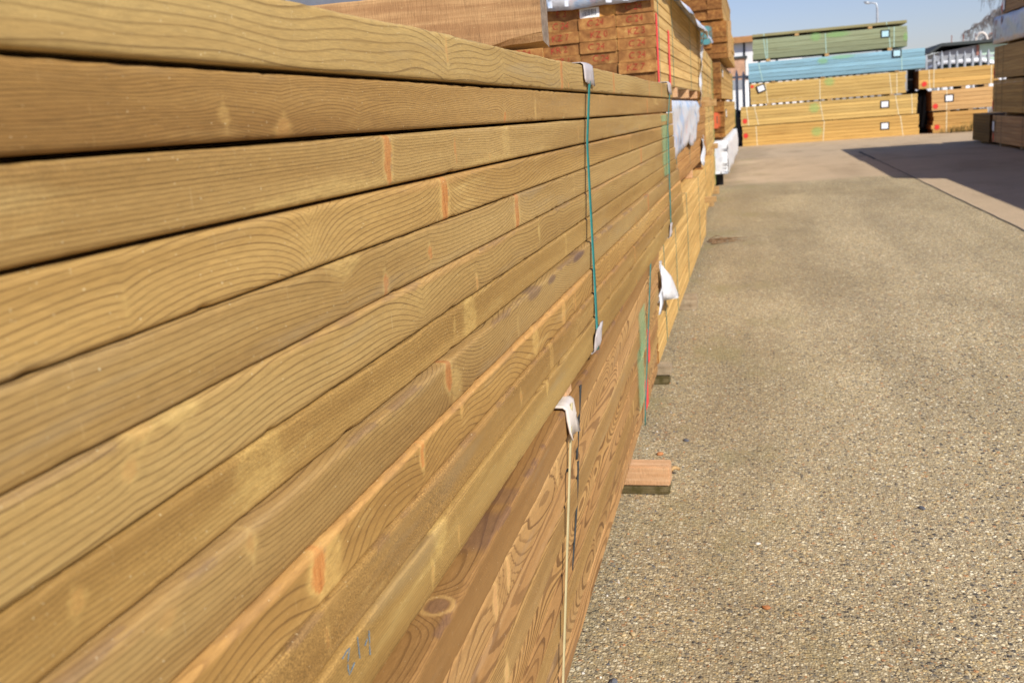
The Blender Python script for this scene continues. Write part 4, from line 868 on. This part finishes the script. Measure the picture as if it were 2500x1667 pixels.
# grit and sawdust gathered along the foot of the packs
b = MB(); rg = random.Random(31)
for i in range(420):
    y = 1.1 + 5.5 * rg.random() ** 1.6; x = -.30 - .012 * y + abs(rg.gauss(0, .07)); r = rg.uniform(.0012, .0042); h = r * rg.uniform(.4, .8); a = rg.uniform(0, 6.28); e = rg.uniform(.5, 1)
    q = [(x + r * math.cos(a + k * 1.257) * rg.uniform(.7, 1.1), y + r * e * math.sin(a + k * 1.257), 0) for k in range(5)]
    b.add(q + [(px * .6 + x * .4, py * .6 + y * .4, h) for px, py, _ in q], [(k, (k + 1) % 5, 5 + (k + 1) % 5, 5 + k) for k in range(5)] + [(5, 6, 7, 8, 9)], [rg.randrange(5)] * 6)
tag(b.build('loose_grit', STONEM + [PALEB]), kind='stuff')
# twigs by the yellow pack
b = MB(); rg = random.Random(9)
for i in range(14):
    a = rg.uniform(-.9, .9); L = rg.uniform(.08, .26); x0, y0 = rg.uniform(-.02, .05), rg.uniform(-.15, .15)
    b.tube([(x0, y0, .008), (x0 + L * .5 * math.cos(a), y0 + L * .5 * math.sin(a), rg.uniform(.01, .03)), (x0 + L * math.cos(a), y0 + L * math.sin(a), rg.uniform(.006, .02))], [.004, .003, .0015], 5)
o = b.build('twig_debris', BARKC); o.location = (-.36, 7.15, 0); tag(o, 'scatter of brown twigs and bark lying at the foot of the yellow pack', 'twigs')
def weeds(x, y, n, h, spread, label):
    b = MB(); rg = random.Random(int(x * 100))
    for i in range(n):
        px, py = rg.gauss(0, spread), rg.gauss(0, spread * .3); a = rg.uniform(0, 6.28); l = h * rg.uniform(.4, 1.3); d = l * rg.uniform(.1, .5); w = .011
        b.sheet([[(px, py - w, 0), (px, py + w, 0)], [(px + d * .4 * math.cos(a), py + d * .4 * math.sin(a) - w, l * .6), (px + d * .4 * math.cos(a), py + d * .4 * math.sin(a) + w, l * .6)], [(px + d * math.cos(a), py + d * math.sin(a) - .001, l), (px + d * math.cos(a), py + d * math.sin(a) + .001, l)]], .001)
    o = b.build('weed_clump', GRASSM); o.location = (x, y, 0); tag(o, label, 'weeds')
weeds(4.15, 23.2, 70, .14, .14, 'straggly dry weeds in front of the orange far pack'); weeds(4.45, 23.25, 60, .2, .12, 'greener weed clump at the right end of the orange far pack'); weeds(3.9, 23.3, 30, .08, .1, 'low sparse weeds at the foot of the orange far pack')

# ------------------------------------------------------------------ behind the yard
FY = 25.1
fence = empty('palisade_fence', (0, FY, 0), 0, 'steel palisade fence with pointed pales behind the far packs', 'fence')
x = -1.6; rf = random.Random(5)
while x < 8.2:
    b = MB(); w = .034; h = 1.76 + rf.uniform(-.02, .03)
    b.add([(x - w, 0, .05), (x - w * .4, -.018, .05), (x + w * .4, -.018, .05), (x + w, 0, .05), (x - w, 0, h - .12), (x - w * .4, -.018, h - .12), (x + w * .4, -.018, h - .12), (x + w, 0, h - .12), (x, -.006, h), (x - w, .006, .05), (x + w, .006, .05), (x - w, .006, h - .12), (x + w, .006, h - .12)],
          [(0, 1, 5, 4), (1, 2, 6, 5), (2, 3, 7, 6), (4, 5, 8), (5, 6, 8), (6, 7, 8), (9, 11, 12, 10), (0, 4, 11, 9), (3, 10, 12, 7), (4, 8, 11), (7, 12, 8), (11, 8, 12), (0, 9, 10, 3)])
    b.build('pale', STEEL, fence); x += .158 + rf.uniform(-.012, .012)
for z in (.45, 1.58): MB().box(-1.7, 8.3, .012, .05, z - .025, z + .025).build('rail', STEEL, fence)
for px in (-1.5, 1.2, 3.95, 6.7): MB().box(px, px + .08, .06, .14, 0, 1.68).build('post', STEEL, fence)
def black_heap(x0, x1, y0, y1, h, label, seed):
    rng = np.random.default_rng(seed); n = snoise(rng, ks=(1, 5)); m2 = snoise(rng, ks=(2, 9)); rows = []
    for i in range(13):
        a = i / 12; x = x0 + (x1 - x0) * a; r = []
        for q in np.linspace(0, 1, 15):
            if q < .45: yy, zz = y0, h * q / .45
            elif q < .6: yy, zz = y0 + (y1 - y0) * (q - .45) / .15, h
            else: yy, zz = y1, h * (1 - (q - .6) / .4)
            r.append((x + .02 * n(zz * 3 + x), yy + .05 * m2(x * 3 + zz * 2) , zz * (1 + .06 * n(x * 2))))
        rows.append(r)
    b = MB(); b.sheet(rows, .01)
    for x in (x0, x1): b.box(x - .01, x + .01, y0 + .03, y1 - .03, 0, h * .93)
    return tag(b.build('black_sheeted_stack', BLACKF, None, True), label, 'covered stack')
black_heap(-1.3, -.33, 23.75, 24.5, .82, 'black plastic covered stack at the left foot of the far row', 3)
black_heap(3.20, 3.72, 24.3, 24.75, .96, 'black plastic covered stack in the gap between the far stacks', 4)
t = empty('black_board', (3.28, 24.35, .97), 0, 'black board standing upright in the gap under the blue pack end', 'board'); MB().cube_b(0, .16, 0, .10, 0, .47, .006).build('sheeting', BLACKF, t); MB().box(-.01, .17, -.01, -.001, .2, .23).build('batten', STEEL, t)

def shed_left():
    t = empty('site_shed', (-6, 34, 0), 0, 'white clad shed with brown fascia seen between the left packs and the far row', 'shed')
    MB().box(0, 7.4, 0, 6, 0, 2.92).build('wall', PAINTW, t)
    MB().box(-.15, 7.55, -.2, 6.2, 2.925, 2.965).build('roof', ROOF, t)
    MB().box(-.2, 7.6, -.26, -.205, 2.86, 3.05).build('fascia', FASCIA, t)
    for x in (4.2, 5.0, 5.58, 6.05, 6.6): MB().box(x, x + .06, -.02, -.002, 1.75, 2.86).build('cladding_trim', INK, t)
    MB().box(5.02, 5.9, -.03, -.003, 1.72, 1.80).build('cladding_trim', INK, t)
    MB().box(4.3, 5.62, -.55, -.03, 1.62, 2.36).build('brick_band', BRICK, t); MB().box(4.3, 5.62, -.55, -.03, .1, 1.615).build('lean_to_wall', PAINTW, t)
    MB().box(4.2, 5.7, -.6, -.02, 2.365, 2.43).build('lean_to_roof', ROOF, t)
    MB().box(4.3, 5.62, -.575, -.552, 1.42, 1.70).build('ledge', GREYC, t)
shed_left()
def shed_right():
    t = empty('workshop', (5.2, 34, 0), 0, 'grey workshop with dark felt roof and a mint green end, behind the palisade', 'workshop')
    b = MB(); b.add([(0.25, 0, 0), (1.38, 0, 0), (1.38, 0, 2.16), (.25, 0, 2.02), (0.25, 5, 0), (1.38, 5, 0), (1.38, 5, 2.16), (.25, 5, 2.02)], [(0, 1, 2, 3), (5, 4, 7, 6), (1, 5, 6, 2), (4, 0, 3, 7), (3, 2, 6, 7), (0, 4, 5, 1)]); b.build('wall', GREYC, t)
    MB().box(1.385, 3.6, 0.02, 5, 0, 2.17).build('wall', MINT, t)
    b = MB(); b.add([(.0, -.25, 2.0), (.32, -.25, 2.2), (3.7, -.25, 2.20), (3.7, -.25, 2.26), (.32, -.25, 2.29), (-.02, -.25, 2.05), (.0, 5.2, 2.0), (.32, 5.2, 2.2), (3.7, 5.2, 2.20), (3.7, 5.2, 2.26), (.32, 5.2, 2.29), (-.02, 5.2, 2.05)],
                    [(0, 1, 4, 5), (1, 2, 3, 4), (6, 11, 10, 7), (7, 10, 9, 8), (5, 4, 10, 11), (4, 3, 9, 10), (0, 6, 7, 1), (1, 7, 8, 2), (2, 8, 9, 3), (0, 5, 11, 6)]); b.build('roof', ROOF, t)
    MB().box(1.35, 1.43, -.03, -.004, .1, 2.15).build('corner_trim', RUST, t)
    for x in (.68, 1.02, 1.36): MB().box(x, x + .025, .3, .325, 2.2, 2.52).build('roof_post', RUST, t)
    b = MB(); b.tube([(1.52 + .17 * math.cos(a), .2, 2.24 + .27 * math.sin(a)) for a in np.linspace(math.pi, 0, 12)], .05, 8); b.build('arched_vent', CAPW, t, True)
    b = MB(); b.tube([(1.78, .4, 2.24), (1.78, .4, 2.47), (3.4, .4, 2.50)], .016, 6); [b.tube([(xx, .4, 2.24), (xx, .4, 2.48)], .016, 6) for xx in (2.1, 2.5, 2.9)]; b.build('roof_railing', RUST, t)
shed_right()
def car():
    t = empty('parked_car', (4.45, 27.2, 0), math.radians(-10), 'white car parked behind the palisade, only its roof and windows showing', 'car')
    def loft(secs): 
        n = len(secs[0]); vs = [p for s in secs for p in s]
        fs = [(i * n + k, i * n + (k + 1) % n, (i + 1) * n + (k + 1) % n, (i + 1) * n + k) for i in range(len(secs) - 1) for k in range(n)] + [tuple(range(n))[::-1], tuple((len(secs) - 1) * n + k for k in range(n))]
        return vs, fs
    sec = lambda x, w, z0, z1: [(x, -w, z0), (x, -w * 1.02, (z0 + z1) / 2), (x, -w * .9, z1), (x, w * .9, z1), (x, w * 1.02, (z0 + z1) / 2), (x, w, z0)]
    b = MB(); b.add(*loft([sec(-.9, .7, .35, .7), sec(-.6, .85, .22, .9), (sec(.3, .87, .22, .95)), sec(2.0, .87, .22, .92), sec(3.0, .84, .22, .82), sec(3.3, .7, .35, .65)])); b.build('body', CARW, t, True)
    b = MB(); b.add(*loft([sec(-.55, .78, .88, .92), sec(-.1, .72, .9, 1.29), sec(1.0, .72, .93, 1.29), sec(1.9, .76, .9, .94)])); cab = b.build('windows', GLASS, t, True)
    b = MB(); b.add(*loft([sec(-.3, .70, 1.22, 1.28), sec(.1, .735, 1.29, 1.40), sec(.9, .735, 1.27, 1.37), sec(1.35, .70, 1.16, 1.22)])); b.build('roof', CARW, t, True)
    for x in (-.1, 2.4):
        for y in (-.86, .86):
            b = MB(); b.tube([(x, y - .09, .3), (x, y + .09, .3)], .3, 20); w = b.build('wheel', TYRE, t); b = MB(); b.tube([(x, y - .10, .3), (x, y + .10, .3)], .18, 16); b.build('rim', STEEL, w)
car(); bpy.data.objects['parked_car'].scale = (1, 1, 1.16)
lamp = empty('street_lamp', (8.66, 80, 0), 0, 'grey street lamp rising behind the green pack', 'street lamp')
b = MB(); b.tube([(0, 0, 0), (0, 0, 5.4), (-.02, 0, 7.0), (-.10, 0, 7.35), (-.4, 0, 7.42), (-.62, 0, 7.42)], [.11, .10, .07, .06, .05, .045], 8); b.build('pole', STEEL, lamp, True)
b = MB(); b.tube([(-.55, 0, 7.40), (-.75, 0, 7.46), (-.95, 0, 7.53)], [.07, .10, .05], 8); b.build('lamp_head', STEEL, lamp, True)
def tree():
    t = empty('bare_tree', (10.9, 46, 0), 0, 'leafless weeping tree behind the shaded right stack', 'tree'); rg = random.Random(12)
    b = MB(); b.tube([(.9, 0, 0), (.8, 0, 1.6), (.6, 0, 3.0), (.3, .1, 4.4), (.1, 0, 5.6)], [.2, .17, .14, .09, .04], 8); tr = b.build('trunk', BARK, t, True)
    for k in range(14):
        z0 = rg.uniform(2.4, 5.4); L = rg.uniform(1.3, 3.0); az = math.pi + rg.uniform(-.9, .9) if k < 11 else rg.uniform(-1, 1); up = rg.uniform(.3, .8)
        pts = []
        for i in range(9):
            q = i / 8; pts.append((.55 + L * q * math.cos(az), L * q * math.sin(az), z0 + up * math.sin(q * 2.3) * 1.2 - .55 * q * q))
        b = MB(); b.tube(pts, [.06 * (1 - q / 9) + .016 for q in range(9)], 5)
        for p in pts[2:]:
            for _ in range(11):
                a2 = rg.uniform(0, 6.28); l2 = rg.uniform(.3, .9); dr = rg.uniform(.2, .9)
                qs = [(p[0] + l2 * q * .5 * math.cos(a2), p[1] + l2 * q * .5 * math.sin(a2), p[2] + .14 * math.sin(q * 3) - dr * q * q) for q in (0, .3, .6, 1)]
                b.tube(qs, [.014, .012, .010, .005], 4)
                for w in (1, 2): b.tube([qs[w], (qs[w][0] + rg.uniform(-.2, .2), qs[w][1], qs[w][2] - rg.uniform(.1, .35))], [.012, .006], 3)
        b.build('branch', BARK, t)
tree()
# what stands beyond the honey pack on its far side
gp, _ = pack('grey film wrapped pack far behind the honey pack', (-2.2, 4.6, .36 + EYE), 0, PACK_L, 1, .56, 1.0, (1, 1, 1), name='wrapped_pack')
wrapbox(gp, film('shaded_grey_film', (.20, .205, .225), .0), PACK_L, 1.0, .56, 21, 'wrap')  # grey film with its shade put into a darker base colour
for i in range(3): 
    o, _ = pack('tan pack under the grey wrapped one, tier %s from the ground' % ('one', 'two', 'three')[i], (-2.2, 4.6, .06 + i * .42), 0, PACK_L, 1, .40, 1.0, (1, .9, .7))

# ------------------------------------------------------------------ light, sky, camera
S = Vector((math.cos(math.radians(SUN_EL)) * math.cos(math.radians(SUN_AZ)), -math.cos(math.radians(SUN_EL)) * math.sin(math.radians(SUN_AZ)), math.sin(math.radians(SUN_EL))))
sd = bpy.data.lights.new('sun', 'SUN'); sd.energy = 4.2; sd.angle = math.radians(.53); sd.color = (1.0, .94, .84)
so = bpy.data.objects.new('sun', sd); C.objects.link(so); so.rotation_euler = S.to_track_quat('Z', 'Y').to_euler()
w = bpy.data.worlds.new('World'); bpy.context.scene.world = w; w.use_nodes = True
nt = w.node_tree; bg = nt.nodes['Background']; sky = nt.nodes.new('ShaderNodeTexSky'); sky.sky_type = 'NISHITA'; sky.sun_disc = False
sky.sun_elevation = math.radians(SUN_EL); sky.sun_rotation = math.radians(90 + SUN_AZ); sky.air_density = 1.0; sky.dust_density = .6; sky.ozone_density = 3.0
tn = mix(nt, 1.0, sky.outputs[0], (1.085, 1.0, 1.18), 'MULTIPLY'); nt.links.new(tn, bg.inputs[0]); bg.inputs[1].default_value = .08

F = 2400.0; rho = -.022
D = Vector((600 / F, (251 - 833.5) / F, 1)).normalized()
up = Vector((0, -1, 0)); up = (up - D * up.dot(D)).normalized(); rt = -up.cross(D)
if rt.x < 0: rt = -rt
U = up * math.cos(rho) + rt * math.sin(rho); X = rt * math.cos(rho) - up * math.sin(rho)
cx, cy, cz = (Vector((X[i], D[i], U[i])) for i in range(3))          # image axes in world terms
M = Matrix((cx, -cy, -cz)).transposed().to_4x4(); M.translation = (0, 0, EYE)
cam = bpy.data.cameras.new('camera'); cam.sensor_width = 36; cam.lens = 36 * F / 2500; cam.clip_start = .02; cam.clip_end = 800
cam.dof.use_dof = True; cam.dof.focus_distance = 1.25; cam.dof.aperture_fstop = 12.0; cam.dof.aperture_blades = 7
co = bpy.data.objects.new('camera', cam); C.objects.link(co); co.matrix_world = M
sc = bpy.context.scene; sc.camera = co
sc.view_settings.view_transform = 'Standard'; sc.view_settings.look = 'None'; sc.view_settings.exposure = .36; sc.view_settings.gamma = 1
sc.cycles.use_denoising = True
